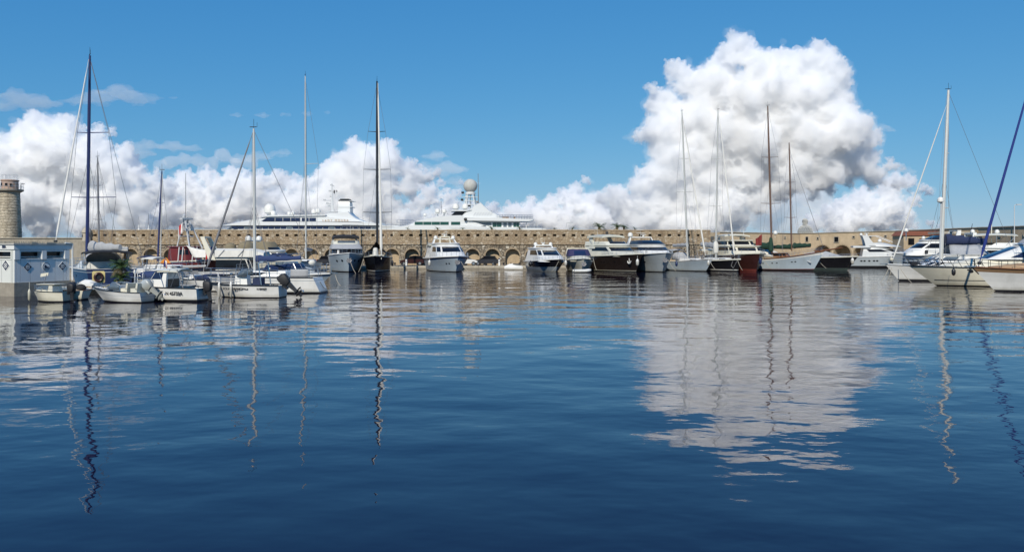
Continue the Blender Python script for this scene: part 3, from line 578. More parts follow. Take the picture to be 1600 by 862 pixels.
for k, ((a, Ya, ya), (b, Yb, yb)) in enumerate(zip(pts, pts[1:])):
    A, B = (X(a, Ya), Ya), (X(b, Yb), Yb); Ln = math.dist(A, B); za, zb = EYE+(HZ-ya)*Ya/F, EYE+(HZ-yb)*Yb/F
    ar = [(Ln*f, 1.55, 2.1) for f in ((.25, .46, .67, .88) if k == 1 else ())]
    fw = wall_run('fort_wall', names[k], A, B, .3, za, zb, 2, ar, 3.5, ('render_tan', 'render_tan', 'pale_coping'), body=3.0)
    for f_, dz, ww, hh in (((.3, 1.0, .3, .3), (.62, 1.2, .5, .9), (.8, .8, .3, .3)), ((.08, 1.1, .5, .9), (.2, 1.0, .35, .35), (.4, 1.3, .8, 1.0), (.58, .9, .4, .3), (.75, .9, .4, .3), (.9, .9, .4, .3)), ((.15, .9, .4, .3), (.35, 1.0, .4, .3), (.6, 1.1, .4, .3)), ((.3, 1.2, .4, .4), (.6, 1.2, .4, .4)))[k]:
        u_ = Ln*f_; z_ = za+(zb-za)*f_-dz; mb = MB(); fr_ = lambda e, q_: [Vector((u_+a_*(ww/2+e), q_, z_+b_*(hh/2+e))) for a_, b_ in ((-1, -1), (1, -1), (1, 1), (-1, 1))]
        mb.loft([fr_(0, -.104), fr_(0, -.16), fr_(.08, -.16), fr_(.08, -.1)], cap=(False, False)); o_ = mb.build('window', 'pale_coping', fw); mb = MB(); mb.add(fr_(0, -.108), [(0, 1, 2, 3)]); mb.build('pane', 'glass_dark', o_)
wall_run('mole_wall', 'low pale wall running behind the lighthouse foot', (X(-80, WY), WY), (x0-.05, WY), .2, 4.7, 4.7, 2, [], 1, ('concrete', 'concrete', 'pale_coping'))
mb = MB()
def slab(mb, poly, z0, z1, mi=0): mb.loft([[Vector((x, y, z)) for x, y in poly] for z in (z0, z1)], mi)
q = [(X(-120, 122), 120.5), (36, 120.5), (45, 128), (52, 140), (80, 137), (X(1700, 100), 100), (X(1700, 104)+20, 160), (60, 170), (-90, 170), (-110, 140)]
slab(mb, q, -3, .46); structure(mb, 'quay', 'concrete')
mb = MB(); E = q[:6]
for (a, b), (c, d) in zip(E, E[1:]):
    Ln = math.dist((a, b), (c, d)); n = max(1, int(Ln/2.4)); u = Vector((c-a, d-b, 0))/Ln; v = Vector((-u.y, u.x, 0))
    for k in range(n):
        s, e = Vector((a, b, 0))+u*(Ln*k/n+.02), Vector((a, b, 0))+u*(Ln*(k+1)/n-.02); mb.loft([[p+Vector((0, 0, z)) for p in (s-v*.06, e-v*.06, e+v*.5, s+v*.5)] for z in (.17, .52)])
o = mb.build('quay_edge_stones', 'pale_coping'); o['kind'] = 'structure'
# stair block in the gap between the two walls
t = thing('stair_block', (X(1112, 133), 133, .46), 0, 'grey concrete stair block in the gap between the stone wall and the tan wall', 'stairs'); mb = MB()
mb.box((1.3, 0, 2.3), (2.6, 3, 4.6)); mb.build('block', 'concrete', t); mb = MB()
for k in range(8): mb.box((-.9-.38*k, 0, 2.2-.27*k), (.38, 2.8, 4.4-.54*k))
mb.build('steps', 'concrete', t)
# lighthouse
LY = 134.0; lx = X(15.5, LY); lz = EYE+(HZ-377)*LY/F; s_ = LY/F
t = thing('lighthouse', (lx, LY, .46), 0, 'round pale stone lighthouse tower with a brown gallery drum, far left', 'lighthouse'); zz = lambda y: EYE+(HZ-y)*s_-.46
mb = MB(); prof = []; zb, ztp = 0, zz(300); n = 26
for k in range(n):
    a, b = zb+(ztp-zb)*k/n, zb+(ztp-zb)*(k+1)/n; r = lambda z: s_*(16.8-3.0*((z-zz(378))/(ztp-zz(378)))) if z > zz(378) else s_*16.8
    prof += [(r(a)-.07, a+.002), (r(a), a+.06), (r(b), b-.06), (r(b)-.07, b-.002)]
mb.lathe((0, 0, 0), prof, 40); mb.build('shaft', 'pale_stone', t, smooth=30)
mb = MB(); r = s_
mb.lathe((0, 0, 0), [(13.8*r, zz(301)), (16.6*r, zz(299.5)), (18.6*r, zz(298.4)), (18.9*r, zz(297.6)), (18.9*r, zz(296)), (12*r, zz(295.9))], 36); mb.build('gallery', 'concrete', t)
mb = MB(); mb.lathe((0, 0, 0), [(11.6*r, zz(296)), (11.6*r, zz(283.5)), (12.6*r, zz(283)), (12.6*r, zz(281.5)), (11.2*r, zz(281)), (.1, zz(280.7))], 32); mb.build('drum', 'roof_tile_red', t).data.materials[0] = mat('pink_render', (.44, .31, .24), .9, .12, 2, dirt=((.2, .12, .09), .5))
mb = MB(); nn = 22
for k in range(nn):
    q_ = 2*math.pi*k/nn; p = Vector((18.2*r*math.cos(q_), 18.2*r*math.sin(q_), zz(296))); mb.tube(p, p+Vector((0, 0, 1.05)), .018, n=4)
for h in (.5, 1.05): mb.path([(18.2*r*math.cos(2*math.pi*k/24), 18.2*r*math.sin(2*math.pi*k/24), zz(296)+h) for k in range(25)], .02, 4)
mb.build('railing', 'lamp_grey', t)
mb = MB()
for k in range(12):
    q_ = 2*math.pi*k/12; p = Vector((11*r*math.cos(q_), 11*r*math.sin(q_), zz(281))); mb.tube(p, p+Vector((0, 0, .8)), .016, n=4)
mb.path([(11*r*math.cos(2*math.pi*k/24), 11*r*math.sin(2*math.pi*k/24), zz(281)+.8) for k in range(25)], .018, 4); mb.build('top_railing', 'lamp_grey', t)
mb = MB(); mb.path([(18*r, -.2, zz(296)), (18.2*r, -.2, zz(289)), (18.6*r, -.2, zz(287.4)), (21*r, -.2, zz(287.2))], .05, 5); mb.box((21.3*r, -.2, zz(287.5)), (.5, .25, .12)); mb.build('lamp_arm', 'mast_grey', t)
for a in (-2.2, -1.45, -.9):
    mb = MB(); q_ = a; p = Vector((11.62*r*math.cos(q_), 11.62*r*math.sin(q_), zz(290.5+a))); mb.box(p, (.18, .34, .45), rz=q_); mb.build('slit_window', 'glass_dark', t)
# sentry turret on the corner of the wall
t = thing('sentry_turret', (X(135.5, 126.6), 126.6, 4.2), 0, 'little domed stone sentry turret on the wall corner by the blue mast', 'turret'); mb = MB()
mb.lathe((0, 0, 0), [(.12, -1.0), (.45, -.4), (.68, 0), (.72, .1), (.62, .16), (.62, 1.3), (.76, 1.36), (.76, 1.5)], 16); mb.build('turret_wall', 'pale_coping', t); mb = MB(); mb.lathe((0, 0, 1.5), [(.7, 0), (.66, .25), (.5, .55), (.25, .78), (.06, .88), (.1, 1.0), (.02, 1.1)], 16); mb.build('dome', 'pale_coping', t)
for a in (-2.3, -1.2, -.3):
    mb = MB(); mb.box((.63*math.cos(a), .63*math.sin(a), .85), (.08, .16, .4), rz=a); mb.build('loophole', 'trim_black', t)
# service hut on its concrete base
hc = Vector((X(22.5, 54.7), 54.7, 0)); dv = Vector((X(109, 58.6), 58.6, 0))-hc; HL = dv.length; ha = math.atan2(dv.y, dv.x); WL = 5.0
t = thing('harbour_hut', hc, ha, 'pale harbour hut with diamond signs on a concrete base', 'hut')
# local frame: x along the shaded wall, y to the back; the sunlit wall runs from the corner along +y
mb = MB(); mb.box((HL/2, WL/2, -.5), (HL+.1, WL+.1, 2.86)); mb.build('base', 'concrete', t)
BZ, TZ = .93, 3.5
def hut_wall(name, Ln, Tm, m, wins, joints):
    "a wall in its own u-z plane: boards with recessed joints round the window openings; Tm maps (u, d, z) to hut space, d outward"
    zw0, zw1 = 2.56, 3.06; us = sorted(set([0, Ln]+joints+[e for w_ in wins for e in w_]))
    isw = lambda a, b: any(w0-.01 <= a and b <= w1+.01 for w0, w1 in wins)
    for a, b in zip(us, us[1:]):
        g = .012; rows = [(BZ, zw0-.06), (zw1+.06, 3.2)] if isw(a, b) else [(BZ, 3.2)]
        for z0_, z1_ in rows:
            mb = MB(); mb.loft([[Vector(Tm(u, d_, z)) for u, z in ((a+g, z0_), (b-g, z0_), (b-g, z1_), (a+g, z1_))] for d_ in (-.1, .0)]); mb.build('panel', m, t)
    for w0, w1 in wins:
        mb = MB(); fr = lambda e, d_: [Vector(Tm(u, d_, z)) for u, z in ((w0-e, zw0-e), (w1+e, zw0-e), (w1+e, zw1+e), (w0-e, zw1+e))]
        mb.loft([fr(-.02, -.35), fr(-.02, .03), fr(.06, .03), fr(.06, -.1)], cap=(False, False)); w_ = mb.build('window', m, t)
        mb = MB(); mb.add(fr(-.02, -.34), [(0, 1, 2, 3)]); mb.build('pane', 'glass_dark', w_)
        mb = MB(); a, b = Vector(Tm(w0+.02, -.3, zw0+.12)), Vector(Tm(w1-.02, -.3, zw0+.12)); mb.tube(a, b, .03, n=4); mb.tube(a+Vector((0, 0, 0)), a+Vector((0, 0, .3)), .03, n=4); mb.build('inner_frame', 'sign_white', w_)
TR = lambda u, d_, z: (u, -d_, z); TL = lambda u, d_, z: (-d_, u, z)
hut_wall('wall', HL, TR, 'hut_shade_white', [(.42, 1.95), (2.35, 3.72)], [.14, 1.15, 2.15, 3.05, 3.95])
hut_wall('wall', WL, TL, 'hut_white', [(.32, 2.2)], [.2, 1.3, 2.3, 3.3, 4.2])
for u in (.14, 2.15, 3.93):
    mb = MB(); mb.loft([[Vector((u+dx, -d_, z)) for dx, d_ in ((-.2, -.02), (-.17, .1), (.17, .1), (.2, -.02))] for z, in ((2.5,), (3.12,))])
    mb.build('pilaster', 'hut_shade_white', t)
mb = MB(); mb.box((HL/2, WL/2, 2.0), (HL-1.0, WL-1.0, 2.2)); mb.build('core', 'hut_white', t)
mb = MB(); mb.box((HL/2, WL/2, 3.36), (HL+.16, WL+.16, .32)); mb.build('fascia', 'hut_shade_white', t); mb = MB(); mb.box((HL/2, WL/2, 3.56), (HL+.3, WL+.3, .08)); mb.build('roof', 'deck_grey', t)
mb = MB(); k = 0
for u in np.arange(-.1, HL+.1, .13): mb.box((u, -.1, 3.66), (.05, .05, random.uniform(.08, .2)))
for u in np.arange(0, WL, .13): mb.box((-.1, u, 3.66), (.05, .05, random.uniform(.08, .2)))
o = mb.build('roof_spikes', 'pale_coping', t); o['kind'] = 'stuff'
for u_, l_, h_ in ((1.3, .4, .16), (2.6, .7, .1)): mb = MB(); mb.box((u_, -.11, 3.64), (l_, .12, h_)); mb.build('roof_stone', 'pale_coping', t)
mb = MB(); mb.path([(HL+.12, -.12, .95), (HL+.12, -.12, 3.6), (HL-.5, -.14, 3.66)], .055, 8); mb.build('downpipe', 'sign_white', t)
def hut_sign(Tm, u, z, r, kind):
    face = lambda d_, k, poly: [Vector(Tm(u+a*r*k, d_, z+b*r*k)) for a, b in poly]; dia = [(-1, 0), (0, -1), (1, 0), (0, 1)]; cir = [(math.cos(q_), math.sin(q_)) for q_ in (2*math.pi*k/28 for k in range(28))]
    pl = dia if kind == 'diamond' else cir; mb = MB(); mb.loft([face(.0, 1, pl), face(.02, 1, pl)]); s0 = mb.build('sign', 'sign_white', t, smooth=0)
    mb = MB(); mb.loft([face(.02, .86, pl), face(.028, .86, pl)]); mb.build('field', 'sign_blue', s0, smooth=0); mb = MB()
    if kind == 'diamond':
        for k0, m_ in ((.42, 0), (.3, 1), (.15, 0)): mb.loft([face(.028, k0, cir), face(.03+.007*(1-k0), k0, cir)], m_)
    else:
        mb.loft([face(.028, .74, cir), face(.034, .74, cir)], 0); bt = [(-.5, -.35), (.5, -.35), (.62, -.1), (.1, -.02), (-.22, .38), (-.5, .38)]; mb.loft([face(.034, 1, bt), face(.042, 1, bt)], 1); mb.loft([face(.034, 1, [(-.55, -.55), (.55, -.55), (.55, -.45), (-.55, -.45)]), face(.042, 1, [(-.55, -.55), (.55, -.55), (.55, -.45), (-.55, -.45)])], 1)
    mb.build('emblem', ['sign_white', 'sign_blue'], s0, smooth=0)
hut_sign(TR, .95, 1.98, .34, 'diamond'); hut_sign(TR, 2.36, 1.98, .33, 'circle'); hut_sign(TR, 3.62, 1.98, .34, 'diamond'); hut_sign(TL, .85, 2.1, .4, 'diamond')
Mx = Matrix.Translation((-.105, .9, 3.37)) @ Matrix.Rotation(R(-90), 4, 'Z') @ Matrix.Rotation(R(90), 4, 'X'); lettering('SEA', .24, 'glass_blue', t, Mx, bold=.012)
# cream sign-flag on a tilted pole by the hut
# floating pontoon with planter, palm, locker
t = thing('floating_pontoon', (X(205, 58), 58.5, 0), R(3), 'grey floating pontoon behind the small outboard boats', 'pontoon'); mb = MB(); n = 44
for k in range(n):
    mb = MB(); mb.box((-4.6+k*.2, 0, .53), (.185, 2.0, .05)); mb.build('plank', 'deck_grey', t, smooth=0)
mb = MB(); mb.box((-.2, -1.02, .42), (9, .1, .16)); mb.box((-.2, 1.02, .42), (9, .1, .16)); mb.build('frame', 'steel', t)
for k in (-3.6, 0, 3.4): mb = MB(); mb.box((k, 0, .15), (1.6, 1.7, .45)); mb.build('float', 'trim_black', t)
def frond(mb, p, az, Ln, el, droop, wd, mi=0, n=7):
    "one palm leaf: an arching rib with paired leaflets"
    d = Vector((math.cos(az), math.sin(az), 0)); sdv = Vector((-d.y, d.x, 0)); pts = []; a = el; q_ = Vector(p)
    for k in range(n+1): pts.append(q_.copy()); q_ = q_+(d*math.cos(a)+Vector((0, 0, math.sin(a))))*Ln/n; a -= droop/n
    mb.path(pts, [.012*Ln*(1-.8*k/n) for k in range(n+1)], 3, mi)
    for k in range(1, n+1):
        for j in (0, .5):
            b_ = pts[k-1]+(pts[k]-pts[k-1])*j; l = wd*math.sin(math.pi*min(1, (k+j)/(n+1.2)))**.6*random.uniform(.8, 1.1); tn = (pts[k]-pts[k-1]).normalized()
            for sg in (1, -1):
                tip = b_+sdv*sg*l*.8+tn*l*.55+Vector((0, 0, -.25*l)); mb.add([b_-tn*.03*Ln, b_+tn*.03*Ln, tip], [(0, 1, 2)], mi)
PLM = 'palms standing on top of the harbour wall'
def palm(p, h, rad, label, group=None, nf=16, name='palm_tree', skirt=True, part_fronds=False):
    t = thing(name, p, random.uniform(0, 6), label, 'palm', group); mb = MB(); mb.lathe((0, 0, 0), [(rad*.13*(1+.12*(k % 2)), h*k/10) for k in range(11)], 8); mb.build('trunk', 'palm_bark', t); mb = MB()
    for k in range(nf):
        dry = skirt and k % 5 == 4; f = mb
        if part_fronds: f = MB()
        frond(f, (0, 0, h), k*2.4+random.uniform(-.2, .2), rad*random.uniform(.85, 1.15), R(-10) if dry else R(random.uniform(15, 75)), R(random.uniform(60, 110)), rad*(.42 if part_fronds else .3), 0 if part_fronds else int(dry), 6)
        if part_fronds: f.build('frond', 'leaf_dry' if dry else 'leaf_green', t)
    if not part_fronds: mb.build('crown', ['leaf_green', 'leaf_dry'], t)
    return t
pc = px(190, 437, 58); t = thing('planter', (pc.x, pc.y, .555), 0, 'dark planter box holding the small palm on the pontoon', 'planter'); mb = MB(); mb.box((0, 0, .22), (.7, .7, .44), top=1.15); mb.build('box', 'trim_black', t); mb = MB(); mb.box((0, 0, .43), (.66, .66, .06)); mb.build('soil', 'palm_bark', t)
palm((pc.x-.05, pc.y, .98), .95, .95, 'small bushy palm in a planter beside the yellow life ring locker', nf=44, part_fronds=True)
mb = MB()
o = palm((pc.x+.12, pc.y-.25, .98), .15, .8, 'low green fan palm in front of the small bushy palm', nf=34, name='fan_palm', skirt=False, part_fronds=True)
for k, (x, r_, ) in enumerate(((637, .5), (683, .7), (723, .55), (768, .9), (812, .8), (866, .45), (894, .7), (936, 1.35), (964, 1.25), (975, 1.1), (992, .6))):
    big = {936: 'bushy palm standing alone above the wall, left of the paired palms', 964: 'left palm of the close pair above the grey yacht', 975: 'right palm of the close pair above the grey yacht', 637: 'tiny palm tuft on the wall nearest the black sail yacht', 683: 'palm tuft on the wall above the yacht with two white domes', 723: 'tiny palm tuft right of the yacht with two white domes', 768: 'palm tuft on the wall below the glazed deck of the second superyacht', 812: 'palm tuft under the stern rail of the second superyacht', 866: 'tiny palm tuft left of the lamp post on the wall', 894: 'palm tuft right of the lamp post on the wall', 992: 'low palm tuft right of the paired palms'}[x]
    palm((X(x, 129.5), 129.5+random.uniform(-.4, .6), 5.94), .5 if r_ > 1 else .3, r_*1.05, big, PLM, nf=18 if r_ > 1 else 11)
def lamp(x, ytop, Y, z0, label):
    h = EYE+(HZ-ytop)*Y/F-z0; t = thing('street_lamp', (X(x, Y), Y, z0), 0, label, 'lamp'); mb = MB(); mb.lathe((0, 0, 0), [(.14, 0), (.14, .3), (.08, .4), (.055, h)], 8); mb.build('post', 'lamp_grey', t); mb = MB(); mb.path([(0, 0, h-.05), (.1, 0, h+.08), (.5, 0, h+.12)], .045, 5); mb.build('arm', 'lamp_grey', t); mb = MB(); mb.loft([[Vector((.3+dx, dy, h+dz)) for dx, dy in ((0, -.14), (.75, -.1), (.75, .1), (0, .14))] for dz in (.06, .2)]); mb.build('lamp_head', 'lamp_grey', t)
lamp(885, 349, 129.8, 5.9, 'grey street lamp on the stone wall left of the bushy palm'); lamp(1585, 321, 119, .46, 'tall pale street lamp at the far right before the tan wall')
for x, y0, lab in ((217, 338, 'shorter thin pole standing on the wall behind the palm'), (232, 334, 'taller thin pole standing on the wall behind the palm')):
    t = thing('flagpole', (X(x, 129), 129, 5.94), 0, lab, 'pole'); h = EYE+(HZ-y0)*129/F-5.94; mb = MB(); mb.tube((0, 0, 0), (0, 0, h), .05, .03, 6); mb.build('pole', 'mast_grey', t); mb = MB(); mb.lathe((0, 0, 0), [(.16, 0), (.16, .25), (.07, .3), (.07, .9)], 8); mb.build('socket', 'sign_white', t)
# pale lattice dome beyond the wall, right of the wooden masts
DY = 162.0; t = thing('lattice_dome', (X(1258, DY), DY, .46), 0, 'pale white openwork dome with a small round top behind the wall', 'sculpture'); ds = DY/F; zb = EYE+(HZ-366)*ds-.46; mb = MB()
mb.lathe((0, 0, 0), [(10*ds, 0), (10*ds, zb)], 16); mb.build('plinth', 'render_tan', t); mb = MB()
pr = [(10.5, 0), (11, 4), (10, 8), (7.5, 11.5), (4.6, 14), (3.2, 15.5), (3.4, 17.5), (4.2, 20), (3.6, 22.5), (1.6, 24.3)]
for k in range(22):
    for sg in (1, -1): mb.path([(r_*ds*math.cos(.2856*k+sg*z_*.055), r_*ds*math.sin(.2856*k+sg*z_*.055), zb+z_*ds) for r_, z_ in pr], .055, 4)
for r_, z_ in pr[1::2]: mb.path([(r_*ds*math.cos(.2856*k), r_*ds*math.sin(.2856*k), zb+z_*ds) for k in range(23)], .05, 4)
mb.build('lattice', 'deck_grey', t)
# sheds at the right
for x0_, x1_, Y, yr, lab, mt in ((1412, 1470, 136, 364, 'low shed with a reddish tiled roof behind the right-hand masts', 'roof_tile_red'), (1473, 1523, 124, 362, 'low dark brown shed with a flat pale roof edge behind the navy boom tent', 'concrete')):
    a, b = X(x0_, Y), X(x1_, Y); h = EYE+(HZ-yr)*Y/F; t = thing('harbour_shed', ((a+b)/2, Y, .46), 0, lab, 'shed'); w_ = b-a; mb = MB(); mb.box((0, 2, (h-.9)/2), (w_, 4, h-.9)); mb.build('wall', 'palm_bark' if mt == 'concrete' else 'render_tan', t); mb = MB()
    if mt == 'roof_tile_red': mb.prism([(-w_/2-.2, h-.9), (w_/2+.2, h-.9), (w_/2-.6, h-.15), (-w_/2+.6, h-.15)], -.2, 4.2)
    else: mb.box((0, 2, h-.62), (w_+.3, 4.3, .3))
    mb.build('roof', 'roof_tile_red' if mt == 'roof_tile_red' else 'pale_coping', t)
    for k in range(3): mb = MB(); mb.box((-w_*.3+k*w_*.3, -.03, h-1.9), (w_*.16, .08, 1.1)); f_ = mb.build('door' if k == 1 else 'window', 'mast_wood' if k == 1 else 'glass_dark', t)
# cars parked on the quay
def car(x, Y, head, m, label):
    t = thing('parked_car', (X(x, Y), Y, .465), R(head), label, 'car', 'cars parked along the quay'); pr = [(-1.95, .3), (-2.0, .75), (-1.9, .95), (-1.2, 1.0), (.75, 1.0), (1.6, .85), (1.95, .65), (1.98, .3)]
    mb = MB(); mb.prism(pr, -.82, .82, .06); b_ = mb.build('body', m, t); cb = [(-1.7, .95), (-1.35, 1.42), (-.3, 1.48), (.35, 1.4), (1.05, .95)]; mb = MB(); mb.prism(cb, -.72, .72, .1); mb.build('cabin', 'glass_dark', t); mb = MB(); mb.prism([(-1.42, 1.4), (-1.3, 1.47), (-.3, 1.52), (.3, 1.45), (.42, 1.36)], -.7, .7, .04); mb.build('roof', m, t)
    for sx in (-1.22, 1.25):
        for sy in (-.78, .78):
            mb = MB(); mb.loft([[Vector((sx+r_*math.cos(q_), sy+d_, .31+r_*math.sin(q_))) for q_ in (2*math.pi*k/16 for k in range(16))] for d_, r_ in ((-.1, .28), (-.1, .31), (.1, .31), (.1, .28))]); wh = mb.build('wheel', 'tyre', t); mb = MB(); mb.loft([[Vector((sx+r_*math.cos(q_), sy+d_, .31+r_*math.sin(q_))) for q_ in (2*math.pi*k/12 for k in range(12))] for d_, r_ in ((-.11, .17), (-.11, .19), (.11, .19), (.11, .17))]); mb.build('rim', 'steel', wh)
    for sy in (-.6, .6): mb = MB(); mb.box((1.93, sy, .68), (.12, .32, .14)); mb.build('headlight', 'glass_grey', t); mb = MB(); mb.box((-1.97, sy, .8), (.08, .25, .2)); mb.build('tail_light', 'flag_red', t)
car(727, 124.6, 4, 'car_white', 'white hatchback parked in front of an arch behind the yacht with two domes'); car(645, 125.2, 178, 'car_red', 'dark maroon hatchback parked between the black sail yacht and the yacht with two domes'); car(516, 124.5, 2, 'car_dark', 'dark hatchback parked behind the left end of the yacht with the black sunroof'); car(760, 124.9, 176, 'car_dark', 'dark hatchback parked right of the white hatchback')
# ---------------- superyachts beyond the wall
def superyacht_a():
    Y = 168.0; k = Y/F; xc = 476; s = Boat('superyacht', xc, Y, 180, 'long white superyacht with dark blue windows and a square funnel behind the wall', 'yacht', 'superyachts berthed beyond the wall')
    L = lambda x: -(x-xc)*k; Z = lambda y: EYE+(HZ-y)*k
    s.hull(44, 8.6, Z(358.2), Z(358.6), 'superyacht_white', 'antifoul_red', draft=2, rake=6.5, full=2.0, flare=.85, transom=.9, rail=None, bulwark=.9, boot='hull_navy', boot_z=(.15, .5))
    s.tier('main_deckhouse', L(600), L(354), 3.7, Z(360), Z(352.6), 1.6, .4, .15, 4.5, 'superyacht_white', [], roof=.05)
    # long glazed band, pane by pane
    N = 24
    for i in range(N):
        a, b = L(594-(594-372)*i/N), L(594-(594-372)*(i+1)/N)
        for sg in (1, -1): mb = MB(); mb.box(((a+b)/2, sg*3.72, (Z(353.6)+Z(358))/2), (abs(b-a)-.12, .1, abs(Z(353.6)-Z(358)))); s.part('window', mb, 'glass_blue' if i % 7 else 'glass_grey')
    mb = MB(); mb.prism([(L(355), Z(353)), (L(398), Z(344.5)), (L(411), Z(343.8)), (L(419), Z(347.2)), (L(505), Z(347.2)), (L(570), Z(348.5)), (L(600), Z(350)), (L(604), Z(353))], -4.1, 4.1, .03); s.part('upper_deck', mb, 'superyacht_white')
    mb = MB(); mb.prism([(L(407), Z(344.5)), (L(424), Z(339.2)), (L(436), Z(338)), (L(512), Z(337.4)), (L(520), Z(340)), (L(548), Z(343)), (L(570), Z(347.5)), (L(420), Z(346))], -3.5, 3.5, .04); br = s.part('bridge_house', mb, 'superyacht_white')
    P_ = lambda x, y, sg: Vector((L(x), sg*3.56, Z(y)))
    for i, (a, b) in enumerate(((416, 437), (438, 449), (450, 461), (462, 476), (478.5, 489), (490, 500))):
        for sg in (1, -1): mb = MB(); sl_ = 9 if i == 0 else 0; mb.loft([[p+Vector((0, o_*sg, 0)) for p in (P_(a, 346.2, sg), P_(b, 346.2, sg), P_(b, 341.2, sg), P_(a+sl_, 341.2, sg))] for o_ in (-.2, .03)]); mb.build('window', 'glass_blue', br)
    mb = MB(); mb.prism([(L(410), Z(340.6)), (L(432), Z(337.2)), (L(515), Z(336.6)), (L(515), Z(338)), (L(430), Z(339.4))], -3.8, 3.8); s.part('bridge_roof', mb, 'superyacht_white')
    # funnel house sweeping down aft
    mb = MB(); mb.prism([(L(500), Z(345)), (L(508), Z(338)), (L(516), Z(334)), (L(520), Z(333)), (L(532), Z(333)), (L(548), Z(331)), (L(552), Z(336)), (L(560), Z(342)), (L(575), Z(347.5)), (L(598), Z(350))], -2.6, 2.6, .05); fh = s.part('funnel_house', mb, 'superyacht_white')
    mb = MB(); mb.loft([[Vector((L(540)+dx*q, dy*q, Z(y))) for dx, dy in ((-1.2, -1.5), (1.2, -1.5), (1.2, 1.5), (-1.2, 1.5))] for y, q in ((334, 1.05), (318, .98), (315.5, .9))]); fu = s.part('funnel', mb, 'superyacht_white')
    mb = MB(); mb.box((L(540), 0, Z(314)), (2.3, 2.9, .35)); mb.box((L(540), 0, Z(311.8)), (1.8, 2.4, .2)); mb.build('funnel_cap', 'trim_black', fu); mb = MB(); mb.box((L(540)-.2, 0, Z(324)), (3.0, 3.2, .12)); mb.box((L(541)-.3, 0, Z(314.8)), (2.8, 3.1, .1)); mb.build('ledge', 'superyacht_white', fu)
    mb = MB(); mb.box((L(523), 0, Z(331)), (3.4, 3.2, .14)); s.part('mast_platform', mb, 'superyacht_white')
    m_ = s.antenna((L(520), 0, Z(331)), (L(518.5), 0, Z(287)), .28, (), 'superyacht_white', 'signal_mast')
    for y, w0, w1 in ((290, 2, 3), (299, 6, 2), (308, 3, 1), (313, 20, 1), (318, 13, 1), (322, 9, 0)):
        mb = MB(); mb.tube((L(519-w0*.7), 0, Z(y)), (L(519+w1), 0, Z(y)), .07, n=4); mb.box((L(519-w0*.6), 0, Z(y)+.12), (.5, .3, .22)); mb.build('yard', 'lamp_grey', m_)
    mb = MB(); mb.add([(L(521.5), 0, Z(296.5)), (L(524), .1, Z(298)), (L(523), .1, Z(303)), (L(521), 0, Z(301))], [(0, 1, 2, 3)]); mb.add([(L(525), 0, Z(296)), (L(527.5), .1, Z(299)), (L(526), .1, Z(301))], [(0, 1, 2)]); mb.build('pennant', 'trim_black', m_, thick=.02)
    s.domes([(L(421.5), 0, Z(333.5), 1.2), (L(429.5), .9, Z(337), .6), (L(451), -.5, Z(335.5), .42), (L(459), .8, Z(335.5), .42), (L(490.5), 0, Z(333.5), .55), (L(498), .6, Z(332.5), .55)]); mb = MB()
    for x, y, w_ in ((421.5, 336, .5), (451, 337, .14), (459, 337, .14), (490.5, 336, .2), (498, 336, .2)): mb.tube((L(x), 0, Z(339)), (L(x), 0, Z(y-2.2)), w_, n=6)
    s.part('dome_pedestal', mb, 'superyacht_white')
    Mx = Matrix.Translation((L(530), 3.53, Z(345.4))) @ Matrix.Rotation(R(180), 4, 'Z') @ Matrix.Rotation(R(90), 4, 'X'); lettering('L A D Y   M O U R A', .6, 'tan_canvas', s.root, Mx, .05, 0)
    Mx = Matrix.Translation((L(531), 2.66, Z(349.3))) @ Matrix.Rotation(R(180), 4, 'Z') @ Matrix.Rotation(R(90), 4, 'X'); mb = MB(); s.rails(.02, .3, .9, 8, .03)
superyacht_a()
